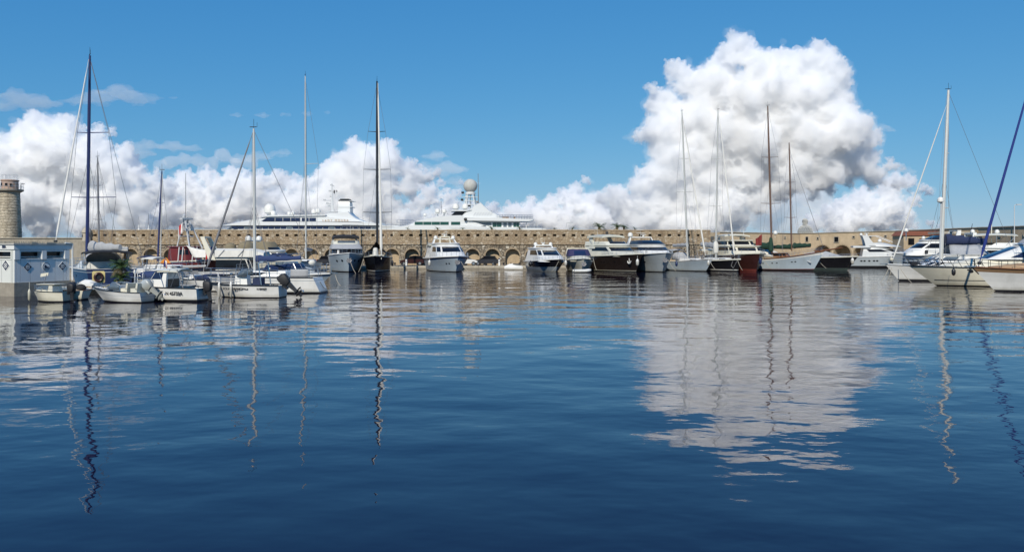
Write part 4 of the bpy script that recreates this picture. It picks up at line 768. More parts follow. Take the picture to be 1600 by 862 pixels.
def superyacht_b():
    Y = 158.0; k = Y/F; xc = 722; s = Boat('superyacht', xc, Y, 180, 'white superyacht with green tinted windows and a huge radar ball behind the wall', 'yacht', 'superyachts berthed beyond the wall')
    L = lambda x: -(x-xc)*k; Z = lambda y: EYE+(HZ-y)*k
    s.hull(32.5, 7.6, Z(351.5), Z(357.5), 'superyacht_white', 'antifoul_red', draft=2, rake=5, full=2.0, flare=.85, transom=.92, rail=None, bulwark=.3, boot='hull_navy', boot_z=(.15, .5))
    mb = MB(); mb.prism([(L(612), Z(357)), (L(640), Z(352.2)), (L(735), Z(352.2)), (L(770), Z(356)), (L(848), Z(357)), (L(848), Z(360)), (L(612), Z(360))], -3.6, 3.6, .02); s.part('bulwark', mb, 'superyacht_white')
    mb = MB(); mb.prism([(L(640), Z(352.5)), (L(652), Z(346)), (L(675), Z(340.5)), (L(700), Z(337.5)), (L(722), Z(337)), (L(742), Z(347)), (L(760), Z(353)), (L(744), Z(357))], -3.3, 3.3, .05); br = s.part('deckhouse', mb, 'superyacht_white')
    xs = [651, 664, 677, 690, 703.5, 706.5, 721]
    for a, b in zip(xs, xs[1:]):
        if b-a < 4: continue
        for sg in (1, -1): mb = MB(); mb.box(((L(a)+L(b))/2, sg*3.3, (Z(347.3)+Z(352))/2), (abs(L(a)-L(b))-.07, .1, Z(347.3)-Z(352))); mb.build('window', 'glass_green', br)
    mb = MB(); mb.prism([(L(706), Z(337.3)), (L(713), Z(331)), (L(730), Z(331)), (L(722), Z(337.3))], -2.2, 2.2); s.part('wheelhouse', mb, 'glass_dark')
    mb = MB(); mb.prism([(L(704), Z(330.6)), (L(707), Z(328.8)), (L(738), Z(328.8)), (L(731), Z(330.8))], -2.6, 2.6); s.part('wheelhouse_roof', mb, 'superyacht_white')
    mb = MB(); mb.prism([(L(719), Z(341)), (L(727), Z(333)), (L(736), Z(328)), (L(741), Z(322)), (L(752), Z(317)), (L(757), Z(322)), (L(766), Z(330)), (L(784), Z(339)), (L(784), Z(342))], -2.4, 2.4, .08); mh = s.part('mast_house', mb, 'superyacht_white')
    for i in range(7): mb = MB(); x = 741+i*4.2; mb.loft([[Vector((L(x)+dx, 2.43*1.0+dy, Z(y))) for dx, dy in ((-.09, -.12), (.09, -.12), (.09, .03), (-.09, .03))] for x, y in ((x, 337.5), (x+3.5, 332.5))]); mb.build('louvre_slat', 'lamp_grey', mh)
    mb = MB(); mb.prism([(L(729), Z(343.5)), (L(732), Z(341)), (L(776), Z(341)), (L(833), Z(343.8)), (L(833), Z(345.2)), (L(826), Z(346.6)), (L(732), Z(345.5))], -3.7, 3.7, .02); s.part('bridge_deck', mb, 'superyacht_white')
    mb = MB(); mb.ball((L(729), 3.7, Z(343.6)), .32); s.part('search_light', mb, 'trim_black')
    mb = MB(); mb.prism([(L(748), Z(357)), (L(740), Z(346)), (L(812), Z(346)), (L(812), Z(357))], -2.7, 2.7); ho = s.part('saloon', mb, 'superyacht_white')
    xs = [770, 776.5, 784, 786.5, 792, 794, 799.5, 802, 806.5, 811]
    for i, (a, b) in enumerate(zip(xs, xs[1:])):
        for sg in (1, -1):
            if b-a > 3: mb = MB(); mb.box(((L(a)+L(b))/2, sg*2.7, (Z(348.2)+Z(355))/2), (abs(L(a)-L(b))-.06, .1, Z(348.2)-Z(355))); mb.build('window', 'glass_green' if i < 2 or i > 6 else 'glass_grey', ho)
    mb = MB(); mb.prism([(L(753), Z(352.5)), (L(750), Z(348.4)), (L(768), Z(348.4)), (L(768), Z(352.5))], 2.6, 2.78); mb.build('recess_shade_panel', 'glass_grey', ho)  # raised grey panel puts in the shade of a recess as colour
    def rail(x0_, x1_, y, h, yy, n):
        mb = MB()
        for i in range(n+1): mb.tube((L(x0_+(x1_-x0_)*i/n), yy, Z(y)), (L(x0_+(x1_-x0_)*i/n), yy, Z(y-h)), .035, n=4)
        for q_ in (1, .5): mb.tube((L(x0_), yy, Z(y-h*q_)), (L(x1_), yy, Z(y-h*q_)), .04, n=4)
        s.part('guard_rail', mb, 'steel')
    for yy in (3.5, -3.5): rail(777, 832, 343, 6, yy, 13); rail(812, 847, 359.5, 5, yy, 9); rail(623, 648, 352, 8, yy*.7, 3)
    for x, w_ in ((790, 1.6), (804, .4)): mb = MB(); mb.box((L(x), 1.5, Z(341)), (w_*.8, 1.5, .55)); s.part('deck_seat', mb, 'teak')
    for x in (822, 834, 839): mb = MB(); mb.tube((L(x), 2.8, Z(359)), (L(x), 2.8, Z(346.5 if x < 830 else 347.5)), .09 if x < 830 else .05, n=6); s.part('deck_post', mb, 'superyacht_white')
    mb = MB(); mb.ball((L(735), 0, Z(290.5)), 10.9*k, 28); bl = s.part('radar_ball', mb, 'deck_grey'); mb = MB(); mb.lathe((L(735), 0, Z(303.5)), [(.5, -.1), (1.0, 0), (1.0, .3), (.7, .5)], 16); mb.build('ball_mount', 'superyacht_white', bl)
    mb = MB()
    for x, x2, yy in ((728, 731, -.7), (728, 731, .7), (743, 739, -.7), (743, 739, .7), (735, 735, 0), (725, 729, .2), (746, 741, -.2)): mb.tube((L(x), yy, Z(328)), (L(x2), yy, Z(303)), .12, n=6)
    for y in (308, 314, 320): mb.box((L(735), 0, Z(y)), (2.0, 1.7, .12)); mb.tube((L(722), 0, Z(y)), (L(748), 0, Z(y)), .05, n=4)
    s.part('lattice_mast', mb, 'superyacht_white'); s.antenna((L(747.5), 0, Z(318)), (L(747), 0, Z(271)), .1, ((.28, .5), (.6, .4), (.95, .35)), 'mast_grey')
    for x, y in ((723, 301), (722, 312), (733, 321)): mb = MB(); mb.box((L(x), 0, Z(y)), (.5, .4, .4)); s.part('lamp_box', mb, 'trim_black')
    mb = MB(); mb.tube((L(746), 0, Z(315)), (L(761), 0, Z(327)), .07, n=5); mb.ball((L(746), 0, Z(315.5)), .22)
    for f in (.35, .6): mb.ball((L(746+15*f), 0, Z(315+12*f)), .13)
    mb.box((L(764), 0, Z(330)), (1.2, .8, .1)); s.part('davit', mb, 'mast_grey')
    s.domes([(L(712), 0, Z(326.5), .66), (L(727), .6, Z(326.3), .6), (L(684), 0, Z(332.5), .5), (L(694.5), .5, Z(332.5), .46), (L(664), 0, Z(337.5), .34), (L(761), .3, Z(327.5), .2)])
    mb = MB()
    for x, y0_, y1_ in ((712, 329, 326), (727, 329, 326), (684, 340, 332), (694, 339, 332), (664, 343, 337)): mb.tube((L(x), 0, Z(y0_)), (L(x), 0, Z(y1_)), .16, n=6)
    mb.box((L(689), 0, Z(334)), (2.6, 1.2, .1)); s.part('dome_pedestal', mb, 'superyacht_white'); s.antenna((L(680), 0, Z(345)), (L(680), 0, Z(326)), .06); s.antenna((L(690), 0, Z(334)), (L(689), 0, Z(308)), .05, ((.4, .6), (.7, .5)), 'mast_grey')
superyacht_b()

# bollards and power posts along the quay edge
BL = {617: 'iron bollard on the quay right of the black sail yacht', 628: 'iron bollard beside the maroon car, left of the white power post', 652: 'iron bollard close to the left side of the yacht with two white domes', 744: 'iron bollard right of the white hatchback', 757: 'iron bollard in front of the dark hatchback', 772: 'iron bollard below the first arch right of the dark hatchback', 787: 'iron bollard left of the small jet ski', 812: 'iron bollard just right of the small jet ski', 822: 'iron bollard beside the power post by the black and grey yacht'}
for x in BL:
    t = thing('bollard', (X(x, 121.2), 121.2, .52), 0, BL[x], 'bollard', 'bollards along the quay edge'); mb = MB(); mb.lathe((0, 0, 0), [(.16, 0), (.12, .08), (.11, .3), (.2, .36), (.2, .42), (.05, .47)], 10); mb.build('post', 'trim_black', t); mb = MB(); mb.lathe((0, 0, -.0), [(.24, 0), (.24, .04)], 10); mb.build('base', 'mast_grey', t)
for x, lab in ((635, 'white power post on the quay beside the maroon car'), (780, 'white power post on the quay between two arches'), (832, 'white power post on the quay left of the black and grey yacht')):
    t = thing('power_post', (X(x, 121.8), 121.8, .46), 0, lab, 'power post'); mb = MB(); mb.box((0, 0, .5), (.26, .22, 1.0)); mb.build('post', 'sign_white', t); mb = MB(); mb.box((0, 0, 1.08), (.3, .26, .16), top=.7); mb.build('cap', 'glass_blue', t)
    for sg in (-.06, .06): mb = MB(); mb.box((sg, -.12, .7), (.08, .03, .1)); mb.build('socket', 'trim_black', t)
# ---------------- the fleet
G_FAR, G_LEFT, G_RIGHT = 'yachts moored bow out along the quay', 'small boats in the left corner', 'boats moored on the right'
def far_yachts():
    # yacht with the black sunroof
    b = Boat('motor_yacht', 541, 111.5, -75, 'pale grey motor yacht with a black sunroof, left of the black sail yacht', 'yacht', G_FAR)
    b.hull(13.5, 4.9, 2.55, 2.0, 'gel_blue_and_shade', 'antifoul_black', draft=.8, rake=1.6, full=2.6, flare=.84, stripe=None, rail='gel_white', rail_r=.06); b.anchor(); b.portholes((.9, .8), .62, .16, 1); b.portholes((.9, .8), .62, .16, -1)
    h = b.tier('saloon', -5.8, 3.6, 2.15, 2.1, 3.08, .9, 0, .12, 1.5, 'gel_white', [(.05, .2), (.21, .36), (.375, .5), (.5, .625), (.625, .79), (.8, .95)], wz=(.38, .95))
    b.tier('screen_cover', -5.6, 3.1, 2.1, 3.08, 3.72, 1.5, 0, .25, 1.2, 'grey_canvas'); b.tier('flybridge', -5.4, 1.0, 1.85, 3.72, 4.2, .5, 0, .05, 1.2, 'gel_ivory', [(.35, .65)], 'glass_grey', (.35, 1.0))
    b.arch(-3.2, 1.8, 3.75, 4.75, m='gel_white'); b.bimini(-4.6, .4, 1.75, 4.85, 3.9, 'black_canvas', .22, .3, 'sunroof'); b.rails(.55, .97, .55); b.antenna((-3.5, .8, 4.8), (-3.8, .8, 6.6))
    # yacht with two white domes; its side shadow is put into the pale blue hull
    b = Boat('motor_yacht', 700, 111, -73, 'cream topped motor yacht with two white domes and a dark raked windscreen', 'yacht', G_FAR)
    b.hull(12.5, 5.3, 2.15, 1.75, 'gel_blue_and_shade', 'antifoul_black', draft=.7, rake=1.5, full=2.5, flare=.8, rail='gel_white', rail_r=.09, stripe='hull_navy', stripe_v=(.86, .97)); b.portholes((.86, .9), .55, .1, -1); b.anchor()
    h = b.tier('saloon', -5.6, 3.9, 2.15, 1.8, 3.75, 2.8, .2, .5, 1.9, 'gel_white', [(.06, .16), (.21, .29), (.33, .5), (.5, .67), (.71, .79), (.84, .94)], wz=(.45, .8), roof=.14)
    b.arch(-2.2, 1.7, 3.7, 4.45, m='gel_white', lean=-.4); b.arch(-2.0, .75, 3.85, 4.75, .22, -.3, 'gel_cream', .12, .85); b.domes([(-2.4, 1.25, 4.45, .28), (-2.4, -1.25, 4.45, .28)]); b.radar_bar((-2.3, 0, 4.8)); b.rails(.5, .98, .6, 9); b.antenna((-2.4, .3, 4.8), (-2.6, .3, 6.4), bars=((.4, .5),)); b.bimini(-5.6, -3.0, 2.0, 3.75, 1.9, 'gel_ivory', .06, .1, 'aft_awning')
    # dark banded yacht with two domes
    b = Boat('motor_yacht', 855, 111, -77, 'black and grey motor yacht with two small domes left of the purple canopy boat', 'yacht', G_FAR)
    b.hull(11.5, 4.4, 1.75, 1.3, 'hull_black', 'gel_silver', draft=.6, rake=1.5, full=2.4, flare=.8, boot='gel_silver', boot_z=(.55, .62), rail='gel_white', rail_r=.08)
    h = b.tier('saloon', -5.0, 4.4, 1.9, 1.35, 3.1, 3.6, .2, .45, 1.9, 'gel_white', [(.05, .17), (.2, .29), (.33, .5), (.5, .67), (.71, .8), (.83, .95)], wz=(.5, .88), roof=.16)
    b.arch(-2.0, 1.4, 3.1, 3.55, .3, -.2); b.domes([(-2.2, 1.1, 3.55, .26), (-2.2, -1.1, 3.55, .26)]); b.radar_bar((-2.2, 0, 3.6), .7); b.rails(.55, .98, .5, 8); b.antenna((-2.2, .2, 3.6), (-2.3, .2, 4.5))
    # purple canopy boat
    b = Boat('motor_boat', 905, 110.5, -87, 'cream motor boat with a purple screen canopy', 'boat', G_FAR)
    b.hull(9.5, 3.9, 1.75, 1.35, 'gel_ivory', 'antifoul_black', draft=.5, rake=1.3, full=2.5, flare=.72, rail='trim_black', rail_r=.05); b.anchor()
    b.tier('foredeck', -2.0, 3.6, 1.55, 1.4, 2.2, 2.6, 0, .3, 1.4, 'gel_cream'); b.tier('canopy', -3.2, 1.2, 1.6, 2.1, 3.0, 1.0, .3, .25, 1.0, 'purple_canvas', [(.4, .49), (.51, .6)], 'glass_blue', (.15, .8)); b.arch(-2.2, 1.65, 1.5, 3.1, .3, -.3, 'gel_cream'); b.rails(.5, .97, .5, 7); b.antenna((-2.4, 1.2, 3.1), (-2.5, 1.2, 4.2))
    d = Boat('inflatable_dinghy', 909, 104.8, 8, 'small white inflatable dinghy floating under the bow of the purple canopy boat', 'dinghy', None); mb = MB(); mb.path([(-1.1, .5, .2), (.5, .5, .22), (.95, .3, .28), (1.1, 0, .3), (.95, -.3, .28), (.5, -.5, .22), (-1.1, -.5, .2)], .2, 9); d.part('tube', mb, 'gel_white'); mb = MB(); mb.box((-.2, 0, .14), (1.8, .7, .06)); d.part('floor', mb, 'deck_grey'); mb = MB(); mb.box((-.95, 0, .25), (.08, .7, .4)); d.part('transom', mb, 'gel_silver'); mb = MB(); mb.box((0, 0, .34), (.22, .9, .05)); d.part('thwart', mb, 'teak')
    # brown-black yacht
    b = Boat('motor_yacht', 962, 112, -66, 'brown black hulled motor yacht with a cream hardtop and a pale anchor', 'yacht', G_FAR)
    b.hull(13.5, 4.6, 2.45, 2.0, 'hull_brown_black', 'antifoul_black', draft=.8, rake=1.6, full=2.6, flare=.86, rail='gel_ivory', rail_r=.09, boot='gel_ivory', boot_z=(.1, .16)); b.portholes((.5, .55, .72), .58, .1, -1)
    p = b.pt(.9, .62, -1)+Vector((.05, -.12, 0)); mb = MB(); mb.tube(p+Vector((0, 0, .45)), p-Vector((0, 0, .35)), .05, n=5); mb.path([p+Vector((-.4, 0, 0)), p+Vector((-.25, -.02, -.28)), p+Vector((0, -.04, -.36)), p+Vector((.25, -.02, -.28)), p+Vector((.4, 0, 0))], .07, 5); b.part('anchor', mb, 'gel_white')
    b.tier('saloon', -6.0, 4.3, 2.0, 2.05, 3.5, 2.6, .6, .3, 1.8, 'gel_ivory', [(.04, .13), (.21, .375), (.375, .5), (.5, .625), (.625, .8)], wz=(.5, .86), roof=.16); b.tier('flybridge', -5.6, 1.3, 1.75, 3.6, 4.1, .8, 0, .1, 1.2, 'gel_ivory', [(.3, .7)], 'glass_dark', (.4, 1.0))
    b.arch(-3.4, 1.8, 3.1, 4.9, .5, -1.0, 'gel_ivory'); b.bimini(-4.9, -.6, 1.8, 5.0, 3.8, 'gel_ivory', .1, .26, 'hardtop'); b.rails(.5, .97, .55, 8); b.domes([(-3.9, .9, 5.2, .22)], 'trim_black'); b.antenna((-3.6, -.8, 5.1), (-3.9, -.8, 6.3)); b.antenna((-3.6, .2, 5.1), (-3.7, .2, 5.9), bars=((.8, 1.1),), m='trim_black')
    # silver yacht
    b = Boat('motor_yacht', 1016, 111.5, -82, 'silver grey motor yacht with a black flybridge screen, right of the brown black yacht', 'yacht', G_FAR)
    b.hull(13.5, 5.4, 2.6, 2.1, 'gel_silver', 'antifoul_black', draft=.8, rake=1.6, full=2.6, flare=.8, rail='gel_white', rail_r=.09); b.anchor(); b.portholes((.6, .66, .76), .55, .11, -1)
    b.tier('saloon', -6.0, 4.2, 2.25, 2.15, 3.6, 2.4, .3, .3, 2.0, 'gel_white', [(.05, .17), (.17, .375), (.375, .5), (.5, .625), (.625, .8), (.83, .95)], wz=(.5, .82), roof=.12); b.tier('flybridge', -5.6, 1.9, 1.95, 3.7, 4.25, 1.3, 0, .35, 1.8, 'trim_black', [(.3, .7)], 'glass_dark', (.3, .95)); mb = MB(); mb.box((3.0, -1.55, 2.75), (.9, .06, .7), rz=-.35); b.part('side_hatch', mb, 'glass_grey')
    b.arch(-4.2, 1.9, 3.7, 4.7, .35, -.5, 'gel_white'); b.domes([(-4.6, -1.5, 4.8, .36)]); b.radar_bar((-4.5, .4, 4.8)); b.antenna((-4.5, 0, 4.8), (-4.6, 0, 5.9), bars=((.5, 1.2), (.9, .8))); b.rails(.55, .97, .5, 8)
    # black sail yacht
    b = Boat('sail_yacht', 590, 111, -84, 'black hulled sail yacht with a tall black mast and a white furled headsail', 'yacht', G_FAR)
    b.hull(13, 3.9, 2.2, 1.7, 'hull_black', 'antifoul_black', draft=1, rake=1.4, full=2.3, flare=.82, boot='gel_white', boot_z=(.1, .2), rail='gel_ivory', rail_r=.06); b.tier('coachroof', -3.5, 3.2, 1.2, 1.8, 2.3, .9, .2, .15, 1.2, 'gel_ivory', [(.1, .25), (.75, .9)], wz=(.3, .75))
    b.rig((589.5, 397), (589, 127), .17, 'mast_black', ((206, 14, 13), (265, 21, 21), (332, 22.5, 22.5)), ((590.5, 130), (596, 405), .16, 'sail_white', 105.5), None, chain=1.8); mb = MB(); q = b.loc(591, 398, 106.5); q.y = 0; mb.lathe(q-Vector((0, 0, .9)), [(.05, 0), (.35, .05), (.42, .5), (.38, 1.2), (.3, 1.75), (.1, 1.85)], 10); b.part('sail_bag', mb, 'white_canvas')
    mb = MB(); ridge = [Vector((-5.5, 0, 3.2)), Vector((2.6, 0, 4.1))]
    for sg in (1, -1): mb.sheet(ridge[0], ridge[1], (2.4, sg*1.75, 2.4), (-5.5, sg*1.75, 2.25), 6, 6, lambda u, v: (0, 0, -.35*math.sin(math.pi*v)*(1-.3*u)))
    b.part('boom_tent', mb, 'black_canvas', thick=.03); b.rails(.05, .97, .6, 9)
    # tall thin white mast sloop
    b = Boat('sail_boat', 479, 110, -88, 'white sloop with a very tall thin mast left of the black sunroof yacht', 'boat', G_FAR); b.hull(9, 2.9, 1.5, 1.2, 'gel_white', 'antifoul_black', rail_r=.03); b.tier('coachroof', -2.5, 2.4, .9, 1.2, 1.65, .8, .2, .1, .9, 'gel_white', [(.1, .4), (.6, .9)], wz=(.3, .75)); b.rig((478, 404), (477, 119), .12, 'alloy_mast', ((256, 1, 20),), None, None); b.boom(b.loc(477.5, 392), b.loc(477.5, 392)+Vector((-4, 0, 0)), .3, 'grey_canvas')
    # grey sloop right of the silver yacht
    b = Boat('sail_boat', 1080, 112.5, -66, 'pale grey sail boat with a white raked headsail right of the silver yacht', 'boat', G_FAR)
    b.hull(9.5, 3.0, 1.75, 1.25, 'gel_blue_and_shade', 'antifoul_black', rake=1.5, full=2.1, flare=.85, rail='gel_white', rail_r=.04, stripe='gel_white', stripe_v=(.9, .97)); b.tier('coachroof', -2.6, 2.4, .9, 1.3, 1.75, .8, .2, .1, 1, 'gel_white', [(.1, .4), (.6, .9)], wz=(.3, .75)); b.dodger(-3.2, -1.6, 1.0, 1.5, 2.6, 'grey_canvas'); b.bimini(-4.6, -3.0, 1.1, 2.9, 1.4, 'grey_canvas')
    b.rig((1074.5, 405), (1065.5, 174), .12, 'alloy_mast', ((248, 8, 10), (300, 14, 13)), ((1067, 186), (1103, 404), .10, 'sail_white', 108.5), None); b.boom(b.loc(1074, 385), b.loc(1074, 385)+Vector((-3.8, .3, 0)), .3, 'grey_canvas'); b.rails(.1, .97, .6, 8)
    # black sloop
    b = Boat('sail_boat', 1126, 112, -72, 'black sail boat with a grey bagged mainsail beside the oxblood hull', 'boat', G_FAR)
    b.hull(9.5, 3.2, 1.7, 1.35, 'hull_black', 'antifoul_black', rake=.6, full=2.0, flare=.9, boot='gel_white', boot_z=(.16, .26), rail='gel_ivory', rail_r=.11); b.tier('coachroof', -3, 2.6, 1.0, 1.4, 1.85, .8, .2, .1, 1, 'gel_white', [(.1, .4), (.6, .9)], wz=(.3, .75)); b.bimini(-4.4, -2.4, 1.2, 2.9, 1.5, 'gel_cream')
    b.rig((1118.5, 402), (1122, 172), .12, 'alloy_mast', ((248, 9, 8), (322, 12, 9)), ((1124, 180), (1148, 404), .10, 'sail_white', 108), None); mb = MB(); q = b.loc(1118.5, 396); mb.lathe(q, [(.1, 0), (.3, .1), (.38, .6), (.36, 1.3), (.2, 1.7)], 9); b.part('sail_bag', mb, 'white_canvas'); b.boom(b.loc(1118, 388), b.loc(1118, 388)+Vector((-4, .2, .3)), .5, 'grey_canvas'); b.rails(.1, .97, .6, 8)
    mb = MB(); mb.path([b.pt(.9, .9, -1), b.pt(.9, .5, -1)+Vector((0, -.2, 0)), b.pt(.93, .3, -1)+Vector((.1, -.2, 0)), b.pt(.96, .9, -1)], .04, 5); b.part('anchor_chain', mb, 'wire')
    # oxblood trawler
    b = Boat('trawler_yacht', 1155, 114, -82, 'oxblood hulled trawler yacht with a cream wheelhouse', 'yacht', G_FAR)
    b.hull(13, 5.6, 2.5, 2.15, 'hull_oxblood', 'antifoul_red', draft=1, rake=1, full=2.8, flare=.85, rail='gel_cream', rail_r=.12, boot='antifoul_red', boot_z=(.2, .3)); b.tier('deckhouse', -5.5, 3.2, 2.5, 2.2, 3.45, .9, .2, .1, 1.0, 'gel_cream', [(.05, .16), (.2, .34), (.38, .5), (.5, .62), (.66, .8), (.84, .95)], wz=(.5, .86), roof=.1)
    b.tier('wheelhouse', -4.8, 1.2, 2.1, 3.5, 4.2, .5, .2, .15, .9, 'gel_cream', [(.05, .2), (.24, .36), (.39, .5), (.5, .61), (.64, .76), (.8, .95)], wz=(.25, .85), roof=.12); b.bimini(-4.4, -.6, 1.9, 5.1, 4.2, 'gel_ivory', .1, .16); b.domes([(-4.4, -1.2, 4.4, .2), (-2.0, 1.2, 4.4, .26)]); b.antenna((-3, 2.0, 4.2), (-3, 2.0, 6.0), .05); b.rails(.4, .97, .6, 9)
    mb = MB(); mb.sheet((1.2, 1.9, 4.5), (2.0, 2.5, 5.1), (1.9, 2.5, 3.7), (1.2, 1.9, 3.5), 6, 6, lambda u, v: (0, .1*math.sin(6*u), -.1*v)); b.part('red_awning', mb, 'red_canvas', thick=.02)
    # white schooner
    b = Boat('schooner', 1226, 114, -52, 'white wooden schooner with two varnished masts and green sail covers', 'yacht', G_FAR)
    b.hull(12.2, 3.3, 2.75, 1.75, 'gel_blue_and_shade', 'antifoul_black', draft=1.2, rake=1.7, full=1.9, flare=.85, transom=.55, dip=.25, boot='antifoul_red', boot_z=(.16, .22), rail='varnished_wood', rail_r=.07, stripe='gel_white', stripe_v=(.84, .95), srake=-.6); b.portholes((.28, .33, .46, .52, .7, .74), .6, .08, -1)
    b.tier('deckhouse', -3.4, .6, 1.0, 1.9, 2.45, .4, .2, .1, .5, 'varnished_wood', [(.08, .22), (.26, .42), (.58, .74), (.78, .92)], wz=(.3, .8), roof=.06); b.dodger(-5.6, -1.2, 1.5, 1.95, 3.05, 'white_canvas', name='deck_awning'); mb = MB(); q = b.pt(1, 1); mb.path([q-Vector((1.4, 0, .02)), q+Vector((.4, 0, .15)), q+Vector((2.6, 0, .5))], [.13, .12, .07], 8); b.part('bowsprit', mb, 'varnished_wood')
    b.rig((1206, 395), (1199.5, 166), .135, 'mast_wood', ((246, 12, 14), (318, 15, 16)), None, None, chain=1.6); b.rig((1237, 392), (1233, 223), .11, 'mast_wood', ((285, 8, 8), (340, 10, 9)), ((1233.5, 235), (1287, 388), .03, 'wire', 107.5), None, chain=1.4, head=False)
    p = b.loc(1206, 389); b.boom(p, p+Vector((-4.4, .1, -.1)), .6, 'green_canvas', 1.05, 'mast_wood'); p = b.loc(1237, 388.5); b.boom(p, p+Vector((-3.4, .1, 0)), .4, 'green_canvas', 1, 'mast_wood'); b.boom(p+Vector((.3, 0, .1)), p+Vector((3.0, -.1, .25)), .42, 'green_canvas', 1.0, 'mast_wood'); q = b.loc(1204.5, 394); mb = MB(); mb.lathe(q, [(.1, 0), (.34, .2), (.36, .8), (.28, 1.4), (.22, 2.0), (.05, 2.1)], 9); b.part('luff_cover', mb, 'green_canvas')
    b.antenna(b.loc(1211, 372), b.loc(1211, 363), .03); b.domes([tuple(b.loc(1211.5, 366))+(.3,)]); b.rails(.1, .97, .6, 10)
    mb = MB(); p = b.pt(.9, .62, -1)+Vector((0, -.08, 0)); mb.tube(p+Vector((.1, 0, .3)), p-Vector((.1, 0, .3)), .05, n=5); mb.box(p-Vector((.12, 0, .25)), (.6, .1, .14), ry=.4); b.part('anchor', mb, 'lamp_grey')
    # black boat under a grey cover
    b = Boat('motor_boat', 1294, 116.5, -48, 'black motor boat under a pale grey tent cover', 'boat', G_FAR)
    b.hull(8.8, 3.2, 2.0, 1.75, 'hull_black', 'antifoul_green', draft=.6, rake=1.6, full=2.2, flare=.82, boot='antifoul_green', boot_z=(.2, .3), rail='gel_ivory', rail_r=.09); mb = MB(); rs = []
    for k in range(9):
        f = k/8; x_ = -3.6+6.6*f; hh = 1.05*(1-abs(f-.42)/.58 if f > .42 else .55+.45*f/.42); ww = 1.35*min(1, 1.25-f*.75); rs.append([Vector((x_, -ww, 1.75)), Vector((x_, -ww*.62, 1.75+hh*.62)), Vector((x_, 0, 1.8+hh)), Vector((x_, ww*.62, 1.75+hh*.62)), Vector((x_, ww, 1.75))])
    mb.loft(rs, closed=False, cap=(True, True)); b.part('tent_cover', mb, 'grey_canvas', smooth=25); b.outboard(-4.5, 1.0, 1.1, 8); b.rails(.6, .97, .4, 5)
    d = Boat('jet_ski', 802, 117.3, 176, 'tiny white covered jet ski lying against the quay below an arch', 'jet ski', None); mb = MB(); mb.loft([[Vector((x, -w_, .1)), Vector((x, -w_, .35)), Vector((x, 0, h)), Vector((x, w_, .35)), Vector((x, w_, .1))] for x, w_, h in ((-1.4, .45, .5), (-.7, .55, .75), (0, .55, .95), (.6, .5, .85), (1.3, .2, .5))]); d.part('hull', mb, 'gel_white'); mb = MB(); mb.box((-.4, 0, .82), (1.1, .36, .2), top=.8); d.part('seat', mb, 'trim_black'); mb = MB(); mb.tube((.35, -.35, 1.1), (.35, .35, 1.1), .03, n=5); mb.tube((.35, 0, .8), (.35, 0, 1.1), .05, n=5); d.part('handlebar', mb, 'trim_black')
far_yachts()
